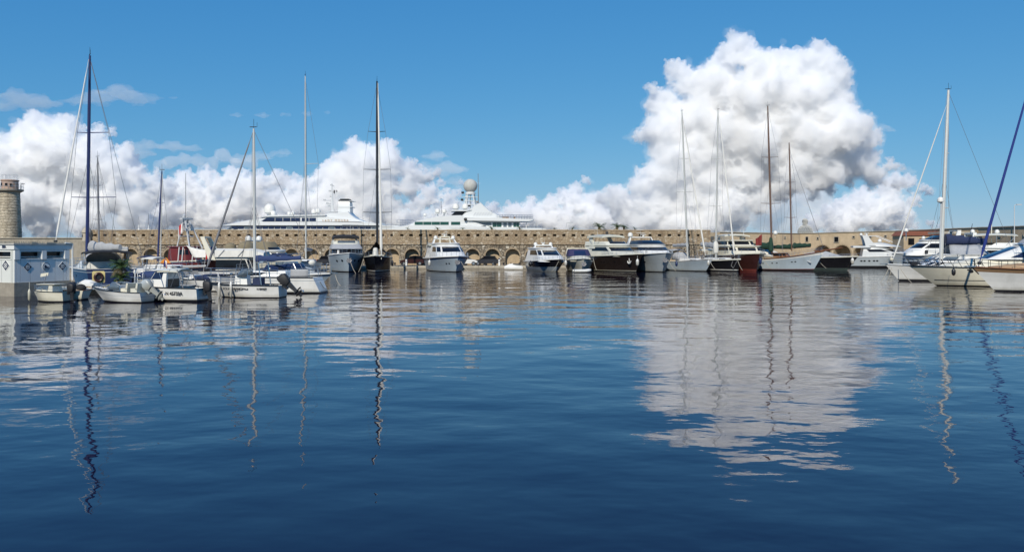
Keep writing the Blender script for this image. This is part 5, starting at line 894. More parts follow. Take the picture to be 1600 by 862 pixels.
def left_boats():
    # dark navy yacht
    b = Boat('sail_yacht', 151, 69, 126, 'dark navy hulled sail yacht with a blue mast behind the hut', 'yacht', G_LEFT)
    b.hull(13, 4.0, 1.75, 1.6, 'hull_navy', 'antifoul_black', draft=1, rake=1.2, full=2.2, flare=.85, rail='gel_white', rail_r=.05, stripe='gel_silver', stripe_v=(.84, .88)); b.tier('coachroof', -3.4, 3.4, 1.35, 1.6, 2.15, 1.4, .2, .2, 1.4, 'gel_white', [(.1, .24), (.27, .4), (.6, .73), (.76, .9)], wz=(.3, .75)); b.portholes((.35, .55), .62, .12, 1)
    b.rig((136, 405), (140.5, 87), .135, 'mast_blue', ((207.5, 18, 31), (308.5, 26, 44)), ((138.5, 93), (86, 382), .075, 'sail_white', 64), (222, 400), chain=1.9)
    p = b.loc(142, 391); b.boom(p, b.loc(188, 392, 66), .42, 'grey_canvas', 1.15); b.bimini(-5.9, -3.6, 1.7, 3.0, 1.6, 'black_canvas', .12, .07); b.dodger(-3.4, -1.6, 1.35, 1.9, 3.0, 'grey_canvas'); b.rails(.02, .97, .65, 11)
    # sloop behind it
    b = Boat('sail_boat', 166, 88, 150, 'sail boat with a dark slim mast behind the navy yacht', 'boat', G_LEFT); b.hull(9, 3.0, 1.3, 1.1, 'gel_white', 'antifoul_black', stripe='hull_navy'); b.tier('coachroof', -2.6, 2.6, 1, 1.1, 1.6, .9, .2, .15, 1, 'gel_white', [(.1, .4), (.6, .9)], wz=(.3, .75)); b.rig((155, 402), (152.5, 246), .10, 'mast_grey', ((290, 7, 7), (343, 9, 9)), None, (190, 402)); b.boom(b.loc(156, 389), b.loc(200, 391), .3, 'grey_canvas')
    # ketch by the stone niche
    b = Boat('sail_boat', 262, 82, -10, 'white sail boat with a blue mast and an orange cloth on its rail', 'boat', G_LEFT); b.hull(8.2, 2.8, 1.2, 1.05, 'gel_white', 'antifoul_black', stripe='blue_canvas'); b.tier('coachroof', -2.2, 2.4, .95, 1.05, 1.55, .9, .2, .15, 1, 'gel_white', [(.1, .4), (.6, .9)], wz=(.3, .75)); b.rig((246.5, 408), (253, 267), .09, 'mast_blue', ((317, 5, 7),), None, None); b.rig((250.5, 412), (253.8, 272), .055, 'alloy_mast', (), None, None, shroud=False, head=False)
    b.boom(b.loc(284, 418, 80), b.loc(322, 416, 79), .14, 'grey_canvas', .9); mb = MB(); mb.tube(b.loc(248, 412), b.loc(284, 420, 80), .04, n=5); b.part('whisker_pole', mb, 'alloy_mast')
    mb = MB(); q = b.loc(258, 411); mb.sheet(q+Vector((-.5, -.2, .0)), q+Vector((.75, -.2, .0)), q+Vector((.15, 0, .55)), q+Vector((0, 0, .55)), 5, 5, lambda u, v: (0, .08*math.sin(9*u), 0)); b.part('orange_cloth', mb, 'orange_cloth', thick=.02); b.bimini(-2.9, -1.4, .95, 2.35, 1.1, 'navy_canvas'); b.rails(.05, .97, .6, 9)
    # blue tarp boat
    b = Boat('motor_boat', 232, 66, 160, 'low boat under a blue tarpaulin behind the cabin fishing boat', 'boat', G_LEFT); b.hull(5.2, 2.0, .9, .75, 'gel_ivory', 'antifoul_black'); b.dodger(-2.2, 1.2, .85, .8, 1.38, 'blue_canvas', name='tarpaulin'); b.rails(.4, .97, .4, 5)
    b = Boat('cuddy_boat', 318, 61.5, 168, 'white day boat with a navy cover between the cabin fishing boat and the police launch', 'boat', G_LEFT); b.hull(4.8, 1.9, 1.0, .85, 'gel_white', 'antifoul_black', rail_r=.03); b.dodger(-2.0, .6, .85, .85, 1.3, 'navy_canvas', name='cockpit_cover'); b.tier('cuddy', .5, 1.9, .6, .85, 1.25, .8, 0, .12, .5, 'gel_white', [(.1, .4), (.6, .9)]); b.rails(.4, .97, .45, 6); b.outboard(-2.5, .7, .95, 10); b.antenna((-.2, .4, 1.2), (-.5, .4, 3.0), .015)
    b = Boat('inflatable_boat', 352, 64, 172, 'grey inflatable boat with a steering stand behind the police launch', 'boat', G_LEFT); mb = MB(); mb.path([(-2.0, .75, .45), (.9, .75, .5), (1.7, .45, .62), (2.0, 0, .68), (1.7, -.45, .62), (.9, -.75, .5), (-2.0, -.75, .45)], .26, 10); b.part('tube', mb, 'gel_silver'); mb = MB(); mb.box((-.1, 0, .28), (3.6, 1.2, .2)); b.part('floor', mb, 'deck_grey'); mb = MB(); mb.box((-.3, 0, .85), (.5, .6, .9), top=.8); b.part('console', mb, 'gel_white'); b.outboard(-2.05, .7, .95, 6); mb = MB(); mb.box((-1.0, 0, .6), (.4, .7, .5)); b.part('seat', mb, 'navy_canvas')
    b = Boat('sail_boat', 216, 74, 158, 'small white sail boat with bare rails between the navy yacht and the blue tarpaulin', 'boat', G_LEFT); b.hull(6.2, 2.2, 1.1, .95, 'gel_white', 'antifoul_black', stripe='hull_navy', rail_r=.03); b.tier('coachroof', -1.6, 1.9, .75, .95, 1.4, .9, .1, .12, .8, 'gel_white', [(.1, .4), (.6, .9)], wz=(.3, .75)); b.rails(.02, .97, .6, 9); b.bimini(-2.6, -1.2, .85, 2.4, 1.0, 'white_canvas', .08); b.flagstaff((-2.9, 0, 1.0), 1.2, ['flag_blue', 'flag_white', 'flag_red'], .45)
    # red trawler with gantry
    b = Boat('fishing_trawler', 304, 94, -28, 'red fishing trawler with a white gantry and a white awning', 'boat', G_LEFT)
    b.hull(8.5, 3.4, 1.9, 1.6, 'hull_red', 'antifoul_black', draft=1, rake=1.1, full=2.4, flare=.85, rail='gel_ivory', rail_r=.08)
    b.tier('wheelhouse', -3.0, .2, 1.3, 1.6, 3.3, .3, .1, .1, .5, 'hull_red', [(.06, .2), (.25, .36), (.4, .5), (.5, .6), (.64, .75), (.8, .94)], wz=(.5, .85), roof=.12); mb = MB()
    for sg in (1, -1): mb.tube((-1.9, sg*.9, 3.3), (-1.5, sg*.25, 6.6), .09, .07, 6); mb.tube((.2, sg*.9, 3.3), (-1.3, sg*.25, 6.6), .09, .07, 6)
    for z in (4.6, 5.3, 6.0): k_ = 1-(z-3.9)/3.6; mb.tube((-1.6, -.9*k_, z), (-1.6, .9*k_, z), .06, n=5); mb.box((-.9, 0, z), (1.2*k_, .5, .12))
    mb.box((-1.4, 0, 6.65), (.5, 1.5, .2)); mb.tube((-1.4, .2, 6.6), (-1.4, .2, 7.6), .05, n=5); mb.lathe((-1.4, -.3, 6.75), [(.2, 0), (.22, .3), (.05, .42)], 8); b.part('gantry', mb, 'lamp_grey'); b.radar_bar((-.6, 0, 5.3), 1.2); mb = MB(); mb.tube((-1.2, -.25, 5.6), (-1.2, -.25, EYE+(HZ-270)*94/F), .05, .03, 6); b.part('mast', mb, 'mast_grey')
    q = b.loc(292, 384, 92); mb = MB(); mb.sheet(b.loc(290, 383, 91), b.loc(334, 390, 90), b.loc(336, 401, 89), b.loc(304, 402, 90), 8, 6, lambda u, v: (0, 0, -.2*math.sin(math.pi*u)*(1-v)+.12*math.sin(6*v))); b.part('awning', mb, 'white_canvas', thick=.03); mb = MB()
    for xx in (280, 286, 302, 308, 316): mb.tube(b.loc(xx, 386, 91), b.loc(xx-2, 409, 91), .07, n=5)
    b.part('awning_post', mb, 'gel_white'); p = b.loc(286, 362, 93); b.flagstaff(p-Vector((0, 0, 1.2)), 2.2, ['flag_white', 'flag_red', 'flag_white'], .9, (-.1, 0), .7)
    # flybridge cruiser with canopy
    b = Boat('motor_cruiser', 376, 73.5, 4, 'white flybridge cruiser with a big white canopy and a tricolour at its stern', 'boat', G_LEFT)
    b.hull(6.8, 2.9, 1.5, 1.2, 'gel_white', 'antifoul_black', rail_r=.04); b.tier('cockpit_curtain', -1.9, 1.7, 1.2, 1.1, 2.45, .5, .05, .05, .6, 'white_canvas', [(0, .045), (.05, .085), (.09, .13), (.14, .22), (.26, .38), (.42, .5), (.62, .74), (.78, .86), (.87, .91), (.915, .95), (.96, 1)], 'glass_dark', (.18, .82)); mb = MB()
    rs = []
    for k in range(8): f = k/7; x_ = -1.95+4.3*f; h_ = .78*(1 if f < .75 else 1-(f-.75)*1.6); rs.append([Vector((x_, -1.35, 2.45)), Vector((x_, -1.25, 2.45+h_*.75)), Vector((x_, -.6, 2.45+h_)), Vector((x_, .6, 2.45+h_)), Vector((x_, 1.25, 2.45+h_*.75)), Vector((x_, 1.35, 2.45))])
    mb.loft(rs, closed=False, cap=(True, True)); b.part('canopy', mb, 'white_canvas', smooth=25); mb = MB()
    for xx in (-1.6, .1): mb.tube((xx, -1.37, 2.5), (xx+.5, -1.28, 3.1), .04, n=5)
    b.part('canopy_seam', mb, 'grey_canvas'); b.arch(-2.2, 1.15, 2.2, 4.2, .22, -.9, 'gel_cream'); mb = MB(); mb.ball((-.9, 0, 3.35), .5, 10, .8); mb.ball((.5, 0, 3.35), .75, 12, .75); b.part('covered_seat', mb, 'brown_canvas'); b.flagstaff((-2.9, .6, 1.9), 1.5, ['flag_blue', 'flag_white', 'flag_red'], .7, (.25, 0), .6); b.rails(.5, .97, .5, 6)
    # domed yacht behind
    b = Boat('motor_yacht', 425, 86, -24, 'motor yacht with two round domes over a brown covered flybridge', 'yacht', G_LEFT)
    b.hull(8.2, 3.3, 2.2, 1.9, 'gel_cream', 'antifoul_black', rake=1.3, flare=.85, rail='gel_white', rail_r=.07); b.tier('saloon', -3.4, 2.7, 1.4, 1.9, 2.9, 1.5, .1, .2, 1.3, 'gel_white', [(.06, .2), (.24, .36), (.4, .5), (.5, .6), (.64, .76), (.8, .94)], wz=(.3, .85), roof=.16); b.tier('flybridge_cover', -3.2, .6, 1.25, 3.0, 3.9, .6, .2, .25, .8, 'brown_canvas', [(.3, .7)], 'glass_dark', (.05, .35)); b.arch(-2.4, 1.1, 3.0, 4.0, .25, -.2); b.domes([(-2.7, 1.05, 4.0, .33), (-2.3, -1.05, 4.0, .33)]); b.radar_bar((-2.6, 0, 4.0), .6); b.rails(.5, .97, .5, 6); b.portholes((.8,), .6, .12, -1)
    # two cuddy boats pointing right
    b = Boat('cuddy_boat', 462, 77, -8, 'white cuddy boat with oval portholes, pointing right behind the sloop', 'boat', G_LEFT); b.hull(6.6, 2.4, 1.25, 1.05, 'gel_white', 'antifoul_black', rake=1.2, full=2.1, flare=.8, stripe='hull_navy', boot='hull_navy', boot_z=(.3, .5)); b.tier('cuddy', -1.5, 2.3, .95, 1.05, 1.55, 1.6, .1, .2, 1.1, 'gel_white', [(.1, .4), (.6, .9)], wz=(.3, .75)); b.windshield(-1.6, .3, .9, 1.55, .5); b.rails(.45, .97, .5, 7); b.bimini(-2.6, -.6, .95, 2.6, 1.1, 'navy_canvas'); mb = MB(); mb.ball((1.5, .4, 1.85), .36, 12, .8); b.part('stowed_dinghy', mb, 'white_canvas')
    b.portholes((.62, .72), .75, .09, -1)
    b = Boat('cuddy_boat', 470, 67, -24, 'cream bow rider with a hull coloured blue for its shade and steel bow rails, pointing right', 'boat', G_LEFT); b.hull(6.4, 2.5, 1.2, 1.0, 'gel_blue_and_shade', 'antifoul_black', rake=1.4, full=2.1, flare=.75, rail='gel_white', rail_r=.06); b.tier('cuddy', -1.6, 2.2, 1.0, 1.0, 1.5, 1.8, .1, .25, 1.2, 'gel_cream', [(.08, .3), (.7, .92)], wz=(.3, .75)); b.windshield(-1.7, .2, .9, 1.5, .5, m='glass_blue'); b.rails(.5, .98, .55, 7); b.pulpit_roller()  # pale blue hull colour stands for the shade on the bow side
    # white sloop with the blue boom
    b = Boat('sail_boat', 415, 59.5, 177, 'white sloop with a blue boom cover and a pinkish cabin window', 'boat', G_LEFT)
    b.hull(8.8, 2.7, 1.25, 1.15, 'gel_white', 'antifoul_black', rake=1.0, full=2.1, flare=.88, srake=.5, boot='gel_silver', boot_z=(.1, .16), stripe='gel_silver', stripe_v=(.78, .82)); b.tier('coachroof', -1.9, 2.6, .98, 1.15, 1.62, 1.6, .15, .16, 1.0, 'gel_white', [(.06, .38), (.62, .94)], 'glass_dark', (.3, .78)); b.portholes((.3,), .55, .05, 1)
    b.rig((398, 428), (396.5, 201), .115, 'alloy_mast', ((329, .6, .6),), ((395, 207), (321, 425), .085, 'mast_grey', 59.3), (503, 432), chain=1.25); b.boom(b.loc(400, 409), b.loc(470, 407), .3, 'blue_canvas', .9); b.rails(.03, .97, .55, 10); mb = MB(); mb.sheet((-3.6, 1.28, 1.75), (-2.3, 1.28, 1.75), (-2.3, 1.3, 1.2), (-3.6, 1.3, 1.2), 4, 4); b.part('dodger_cloth', mb, 'grey_canvas', thick=.02); b.windshield(-1.2, .2, .85, 1.6, .4, m='glass_blue', frame='blue_canvas')
    # police launch
    b = Boat('police_launch', 384, 54, 176, 'white municipal police launch with black lettering and a black outboard', 'boat', G_LEFT)
    b.hull(5.1, 2.0, .95, .82, 'gel_white', 'antifoul_black', draft=.35, rake=.9, full=2.2, flare=.84, rail='trim_black', rail_r=.045, boot_z=(.06, .1)); y_ = b.pt(.33, .6, 1).y; put = lambda s_, x_, z_, h_: lettering(s_, h_, 'trim_black', b.root, Matrix.Translation((x_, y_+.035, z_)) @ Matrix.Rotation(R(180), 4, 'Z') @ Matrix.Rotation(R(82), 4, 'X'), .012, .006)
    put('POLICE MUNICIPALE', .3, .60, .185); put('N 891657', -1.45, .60, .16); b.outboard(-2.7, .78, 1.2, 48); mb = MB(); mb.box((.2, 0, 1.1), (.9, .7, .75), top=.85); b.part('console', mb, 'gel_white'); b.windshield(-.3, .6, .5, 1.4, .45); mb = MB(); mb.box((-.9, 0, 1.05), (.5, .9, .45)); b.part('seat', mb, 'navy_canvas'); b.rails(.5, .97, .4, 5)
    mb = MB()
    for sg in (.85, -.85): mb.tube((-1.4, sg, .8), (-1.2, sg, 2.3), .04, n=6)
    mb.tube((-1.2, .85, 2.3), (-1.2, -.85, 2.3), .04, n=6); mb.box((-1.2, 0, 2.36), (.25, .7, .12)); b.part('light_bar', mb, 'steel')
    for x_, z_ in ((1.55, .5), (.62, .55)): p = b.w(Vector((x_, b.pt(.5+x_/5.1, .6, 1).y+.12, z_))); fender(p, .085, .95, 'gel_white', 'long white fender on the police launch, nearer its bow' if x_ > 1 else 'long white fender on the police launch, nearer its motor')
    # cabin fishing boat
    b = Boat('fishing_boat', 262, 50.6, 170, 'white cabin fishing boat with a black gunwale and its number on the side', 'boat', G_LEFT)
    b.hull(4.9, 1.9, 1.0, .82, 'gel_white', 'antifoul_black', draft=.35, rake=.8, full=2.2, flare=.86, rail='trim_black', rail_r=.035, boot='trim_black', boot_z=(.07, .13), bulwark=.1); y_ = b.pt(.3, .62, 1).y; lettering('N 45732A', .27, 'trim_black', b.root, Matrix.Translation((-1.0, y_+.03, .5)) @ Matrix.Rotation(R(180), 4, 'Z') @ Matrix.Rotation(R(84), 4, 'X'), .012, .006)
    b.tier('wheelhouse', -.35, 1.35, .78, .78, 1.92, .75, -.05, .08, .4, 'gel_white', [(.03, .17), (.2, .32), (.36, .5), (.5, .64), (.68, .8), (.83, .97)], 'glass_blue', (.52, .92), roof=.06); b.bimini(-1.2, .2, .82, 2.0, .9, 'gel_ivory', .04, .05, 'aft_roof'); mb = MB(); mb.box((-.36, 0, 1.1), (.05, 1.3, .55)); b.part('cabin_door', mb, 'trim_black'); mb = MB()
    for sg in (.78, -.78): mb.tube((-1.15, sg, 1.95), (-1.55, sg, .85), .035, n=6)
    b.part('roof_post', mb, 'mast_grey'); b.tier('fore_cuddy', 1.0, 2.0, .55, .85, 1.2, .6, 0, .1, .4, 'gel_white', [(.1, .35), (.65, .9)]); mb = MB(); mb.box((-2.4, 0, .55), (.1, 1.1, .5)); b.part('transom_shade_panel', mb, 'gel_silver'); b.outboard(-2.6, .65, .95, 12); b.rails(.6, .97, .45, 5)  # grey board puts the transom's shade in as colour
    # speedboat
    b = Boat('speedboat', 187, 49.4, 166, 'white open speedboat with a big tilted grey outboard', 'boat', G_LEFT)
    b.hull(4.0, 1.65, .95, .62, 'gel_white', 'antifoul_black', draft=.3, rake=.9, full=2.0, flare=.78, rail='trim_black', rail_r=.025, boot='trim_black', boot_z=(.04, .08), stripe='gel_silver', stripe_v=(.55, .62)); b.windshield(-.5, .7, .6, .78, .42, m='glass_grey'); mb = MB(); mb.box((-.1, 0, .8), (.5, .9, .45), top=.8); b.part('console', mb, 'gel_white')
    for x_, m_ in ((-.75, 'gel_cream'), (-1.45, 'gel_ivory')): mb = MB(); mb.box((x_, 0, .72), (.45, 1.1, .3)); mb.box((x_-.2, 0, .98), (.12, 1.1, .4), ry=-.15); b.part('seat', mb, m_)
    o = b.outboard(-2.05, .72, 1.05, 52, 'gel_silver'); o.children[0].data.materials[0] = M['gel_blue_and_shade']; b.rails(.55, .97, .22, 5, .014); mb = MB(); mb.tube((.5, .8, .9), (.35, -.2, 1.25), .02, n=4); b.part('oar', mb, 'mustard_plastic')
    mb = MB(); q = b.pt(.86, .82, 1); lettering('CAP 400', .13, 'trim_black', b.root, Matrix.Translation((1.25, b.pt(.82, .8, 1).y+.03, .72)) @ Matrix.Rotation(R(158), 4, 'Z') @ Matrix.Rotation(R(78), 4, 'X'), .01) if False else None
    # little cream boat and tender
    b = Boat('cabin_dinghy', 79, 49.6, 172, 'little cream cabin dinghy with a black outboard below the hut', 'boat', G_LEFT)
    b.hull(2.35, 1.2, .72, .62, 'gel_cream', 'antifoul_black', draft=.25, rake=.35, full=2.3, flare=.85, rail='trim_black', rail_r=.025); b.tier('cuddy', -.5, .85, .46, .62, 1.08, .28, .1, .08, .3, 'gel_cream', [(.05, .28), (.34, .5), (.5, .66), (.72, .95)], 'glass_grey', (.3, .85), roof=.03); b.outboard(-1.25, .65, .8, 6); b.rails(.1, .95, .3, 5, .012)
    p = b.w((1.0, .55, .42)); fender(p, .08, .6, 'gel_cream', 'cream fender hanging at the bow of the little cabin dinghy')
    b = Boat('rowing_boat', 127, 52.2, 100, 'tan open rowing boat with a dark outboard between dinghy and speedboat', 'boat', G_LEFT); b.hull(2.6, 1.2, .72, .6, 'gel_cream', 'antifoul_black', draft=.25, rake=.4, flare=.82, rail='varnished_wood', rail_r=.03); b.outboard(-1.4, .62, .85, 14); mb = MB()
    for x_ in (-.5, .3): mb.box((x_, 0, .58), (.2, 1.0, .04))
    b.part('thwart', mb, 'teak'); mb = MB(); mb.ball((.2, .1, .75), .3, 9, .7); mb.ball((-.45, -.2, .72), .26, 9, .8); b.part('gear_pile', mb, 'black_canvas')
    b = Boat('covered_tender', 137, 56.2, 165, 'upturned white tender lying on the pontoon edge behind the speedboat', 'boat', G_LEFT); b.root.location.z = .56; mb = MB(); mb.loft([[Vector((x, -w_, 0)), Vector((x, -w_*.9, .2*h)), Vector((x, -w_*.4, .48*h)), Vector((x, 0, .55*h)), Vector((x, w_*.4, .48*h)), Vector((x, w_*.9, .2*h)), Vector((x, w_, 0))] for x, w_, h in ((-.75, .48, .6), (-.3, .55, .95), (.2, .5, 1), (.6, .33, .7), (.8, .08, .3))]); b.part('hull', mb, 'gel_white'); mb = MB(); mb.box((0, .02, .05), (1.3, 1.12, .05)); b.part('rubbing_strip', mb, 'trim_black')
    for k, (x, y0, y1, Y, mt, lab) in enumerate(((211, 440, 421, 57.2, 'sign_white', 'white pole standing on the pontoon right of the fan palm'), (244, 437, 416, 57.6, 'mast_grey', 'grey pole on the pontoon behind the cabin fishing boat'), (341, 452, 424, 56.5, 'sign_white', 'white pole standing behind the bow of the police launch'), (371, 452, 428, 57.5, 'mast_wood', 'brown pole behind the middle of the police launch'))):
        c = px(x, y0, Y); t = thing('mooring_pole', c, 0, lab, 'pole', 'mooring poles in the left corner'); mb = MB(); hh = (y0-y1)*Y/F; mb.tube((0, 0, -c.z-.5), (0, 0, hh), .035, n=7); mb.build('pole', mt, t); mb = MB(); mb.lathe((0, 0, hh-.01), [(.05, 0), (.05, .05), (.02, .09)], 7); mb.build('cap', 'trim_black', t)
    c = px(219, 437, 57.3); t = thing('boarding_ladder', (c.x, c.y, .55), R(20), 'white boarding ladder frame on the pontoon by the speedboat outboard', 'ladder'); mb = MB()
    for sx in (-.17, .17): mb.path([(sx, 0, 0), (sx, 0, .85), (sx, .25, .95)], .025, 6)
    mb.build('frame', 'sign_white', t)
    for z in (.2, .42, .64): mb = MB(); mb.box((0, 0, z), (.34, .06, .03)); mb.build('rung', 'sign_white', t)
    # life ring locker
    c = px(154, 434, 56.8); t = thing('life_ring_locker', (c.x, c.y, .555), R(-62), 'mustard yellow locker holding a dark life ring on the pontoon', 'locker'); mb = MB(); mb.loft([[Vector((dx*.42*k_, dy*.4*k_, z)) for dx, dy in ((-1, -1), (1, -1), (1, 1), (-1, 1))] for z, k_ in ((.28, .9), (.34, 1), (1.02, 1), (1.1, .85))]); mb.build('box', 'mustard_plastic', t); mb = MB(); mb.tube((0, 0, 0), (0, 0, .3), .06, n=8); mb.build('stand', 'steel', t); mb = MB(); mb.path([(.45, .24*math.cos(q), .69+.27*math.sin(q)) for q in (2*math.pi*k/20 for k in range(21))], .085, 8); mb.build('life_ring', 'hull_oxblood', t); mb = MB(); mb.loft([[Vector((.425+d_, .2*math.cos(q), .69+.23*math.sin(q))) for q in (2*math.pi*k/16 for k in range(16))] for d_ in (0, .02)]); mb.build('recess', 'trim_black', t)
    # little cream pennant sign on a leaning pole
    c = px(67, 448, 50.5); t = thing('pole_sign', (c.x, c.y, c.z), 0, 'small cream flag board on a leaning pole at the hut', 'sign'); mb = MB(); mb.tube((0, 0, 0), px(73, 428, 50.5)-c, .02, n=5); mb.build('pole', 'mast_grey', t); mb = MB(); a_, d_ = px(63, 430, 50.5)-c, px(75, 428, 50.5)-c; u_ = Vector((0, 0, .26)); mb.loft([[a_+Vector((0, e, -.1)), d_+Vector((0, e, -.1)), d_+Vector((.03, e, .1)), a_+Vector((.03, e, .1))] for e in (0, .03)]); mb.build('board', 'gel_cream', t)
left_boats()
def right_boats():
    # white yacht seen from the side, its shade put into the grey gel colours
    b = Boat('motor_yacht', 1386, 128, -16, 'white motor yacht seen side on with a radar arch and a round white fender', 'yacht', G_RIGHT)
    b.hull(12, 4.0, 2.15, 1.75, 'gel_silver', 'antifoul_black', draft=.7, rake=2.2, full=2.1, flare=.86, boot='trim_black', boot_z=(.28, .36), rail='gel_white', rail_r=.08, srake=-.5); b.tier('saloon', -3.9, 5.0, 1.75, 1.75, 3.35, 5.2, .3, .3, 3.4, 'gel_shaded_white', [(.045, .08), (.09, .2), (.24, .36), (.38, .5), (.5, .62), (.64, .76), (.8, .91), (.92, .955)], wz=(.5, .75)); b.tier('aft_roof', -5.2, -2.4, 1.8, 3.2, 3.5, .2, 0, .05, .4, 'gel_shaded_white'); b.tier('flybridge', -2.9, 2.2, 1.5, 3.35, 4.0, 2.6, 0, .3, 1.8, 'gel_shaded_white', [(.36, .64)], 'glass_grey', (.5, 1.0)); b.arch(-2.6, 1.5, 3.5, 5.1, .5, -.8, 'gel_shaded_white'); b.domes([(-1.0, .5, 4.1, .3), (-3.7, 1.0, 5.2, .22)]); b.radar_bar((-3.0, 0, 5.2)); b.antenna((-3.2, -.8, 5.1), (-3.3, -.8, 6.0)); b.antenna((-3.2, .8, 5.1), (-3.3, .8, 6.0)); b.portholes((.2, .24, .3, .36, .4), .62, .12, -1); b.rails(.5, .97, .5, 8); b.anchor()
    mb = MB(); mb.path([(-3.3, 1.3, 5.0), (-1.6, 1.3, 5.1), (.6, 1.2, 4.1)], .05, 5); mb.path([(-3.3, -1.3, 5.0), (-1.6, -1.3, 5.1), (.6, -1.2, 4.1)], .05, 5); b.part('hardtop_frame', mb, 'gel_white'); fender(b.w((.3, -2.05, 1.35)), .36, 0, 'gel_cream', 'big round cream fender on the side of the white motor yacht'); fender(b.w((-5.9, -1.6, .7)), .22, .7, 'gel_white', 'white fender at the stern of the side on white motor yacht')
    # large motor yacht behind the masts
    b = Boat('motor_yacht', 1462, 99, 176, 'grey hulled motor yacht with a long dark window band behind the alloy mast', 'yacht', G_RIGHT)
    b.hull(10.5, 4.0, 2.6, 2.3, 'gel_silver', 'antifoul_black', draft=.7, rake=1.5, full=2.3, flare=.85, rail='gel_white', rail_r=.07); b.tier('saloon', -5, 4.3, 1.8, 2.3, 4.1, 2.6, .2, .25, 2.0, 'gel_white', [(.06, .24), (.27, .42), (.44, .56), (.58, .73), (.76, .94)], wz=(.5, .82), roof=.14); b.tier('flybridge', -4.8, 1.6, 1.6, 4.2, 4.75, 1.5, 0, .3, 1.4, 'trim_black', [(.3, .7)], 'glass_dark', (.3, .95)); b.arch(-2.0, 1.3, 4.3, 5.3, .25, -.3, 'gel_white'); b.domes([(1.2, -.6, 4.3, .22), (3.9, .9, 5.2, .26)]); b.rails(.5, .97, .5, 6); mb = MB(); mb.box((1.9, 1.86, 2.75), (.35, .06, .4)); b.part('side_window', mb, 'glass_dark'); mb = MB(); mb.tube((3.9, .9, 4.1), (3.9, .9, 5.2), .05, n=5); b.part('dome_pole', mb, 'steel')
    b = Boat('motor_yacht', 1545, 88, 174, 'white yacht with a pale radar arch showing beyond the blue headsail', 'yacht', G_RIGHT)
    b.hull(8.5, 3.5, 2.0, 1.8, 'gel_white', 'antifoul_black', draft=.6, rake=1.4, full=2.3, flare=.85); b.tier('saloon', -4, 3.2, 1.55, 1.8, 3.2, 2.0, .2, .2, 1.6, 'gel_white', [(.06, .24), (.27, .42), (.44, .56), (.58, .73), (.76, .94)], wz=(.45, .85), roof=.12); b.tier('flybridge', -3.6, 1.3, 1.4, 3.3, 3.8, .9, 0, .2, 1.2, 'gel_white', [(.25, .75)], 'glass_dark', (.5, 1.0)); b.arch(2.0, 1.2, 3.3, 4.8, .22, -.1, 'gel_white'); b.bimini(-2.4, 2.0, 1.3, 4.75, 3.4, 'gel_ivory', .08, .08); b.domes([(1.9, .5, 4.9, .22), (-1.0, -.3, 4.85, .24)]); mb = MB(); mb.tube(b.loc(1549, 385), b.loc(1549.5, 338), .06, .04, 6); b.part('mast', mb, 'gel_cream'); b.antenna((1.9, 0, 4.9), (1.7, 0, 5.9), .05, ((.5, .4),), 'trim_black')
    b = Boat('motor_boat', 1476, 86, 172, 'white motor boat with slanted side glazing half hidden behind the cream express cruiser', 'boat', G_RIGHT)
    b.hull(8.5, 3.0, 1.7, 1.4, 'gel_white', 'antifoul_black', rake=1.5, rail_r=.05); b.tier('cabin', -3.4, 2.9, 1.25, 1.4, 2.5, 1.9, .2, .2, 1.3, 'gel_white', [(.06, .16), (.18, .28), (.3, .4), (.43, .57), (.6, .7), (.72, .82), (.84, .94)], 'glass_grey', (.3, .85), roof=.08); b.rails(.4, .97, .55, 9); b.antenna((-1, .6, 2.6), (-1.4, .6, 4.6), .02)
    # sail boat with alloy mast and grey tent
    b = Boat('sail_boat', 1492, 79, 172, 'white sail boat with an alloy mast and a grey tent under its navy boom', 'boat', G_RIGHT)
    b.hull(13, 3.7, 1.65, 1.4, 'gel_white', 'antifoul_black', draft=1, rake=1.3, full=2.1, flare=.85, rail='gel_white', rail_r=.05, boot='trim_black', boot_z=(.1, .16)); b.tier('coachroof', -2.8, 3.6, 1.25, 1.4, 2.0, 1.5, .2, .2, 1.3, 'gel_white', [(.1, .24), (.27, .4), (.6, .73), (.76, .9)], wz=(.3, .75)); b.pulpit_roller()
    b.rig((1470.5, 408), (1482, 141), .18, 'alloy_mast', ((240, .5, 5), (325, .5, 8)), ((1479.5, 163), (1392, 414), .07, 'sail_white', 80.5), (1585, 400), chain=1.7); mb = MB(); mb.tube(b.loc(1468.5, 412, 77.5), b.loc(1470.5, 317, 77.5), .085, .07, 8); b.part('radar_pole', mb, 'lamp_grey'); b.domes([tuple(b.loc(1469.5, 316, 77.5))+(.3,)])
    p = b.loc(1477, 381); b.boom(p, b.loc(1541, 383), .55, 'navy_canvas', 1.05); mb = MB(); r0, r1 = b.loc(1482, 382.5), b.loc(1526, 382.5); e0, e1 = b.loc(1475, 397), b.loc(1535, 397)
    for sg in (1, -1): a_, b2, c_, d_ = (Vector((q.x, sg*w_, q.z)) for q, w_ in ((r0, .25), (r1, .25), (e1, 1.75), (e0, 1.75))); mb.sheet(a_, b2, c_, d_, 6, 5, lambda u, v: (0, 0, -.12*math.sin(math.pi*v)+.03*math.sin(9*u)))
    b.part('cockpit_tent', mb, 'grey_canvas', thick=.03); b.rails(.03, .97, .65, 12)
    # cream express cruiser
    b = Boat('express_cruiser', 1534, 69.5, 175, 'large cream express cruiser with blue raked windows and black bow rails', 'yacht', G_RIGHT)
    b.hull(12.2, 3.9, 1.75, 1.5, 'gel_cream', 'antifoul_black', draft=.6, rake=2.3, full=2.3, flare=.9, chine=1, bowwl=.95, boot='gel_cream', boot_z=(.08, .14), rail='trim_black', rail_r=.05)
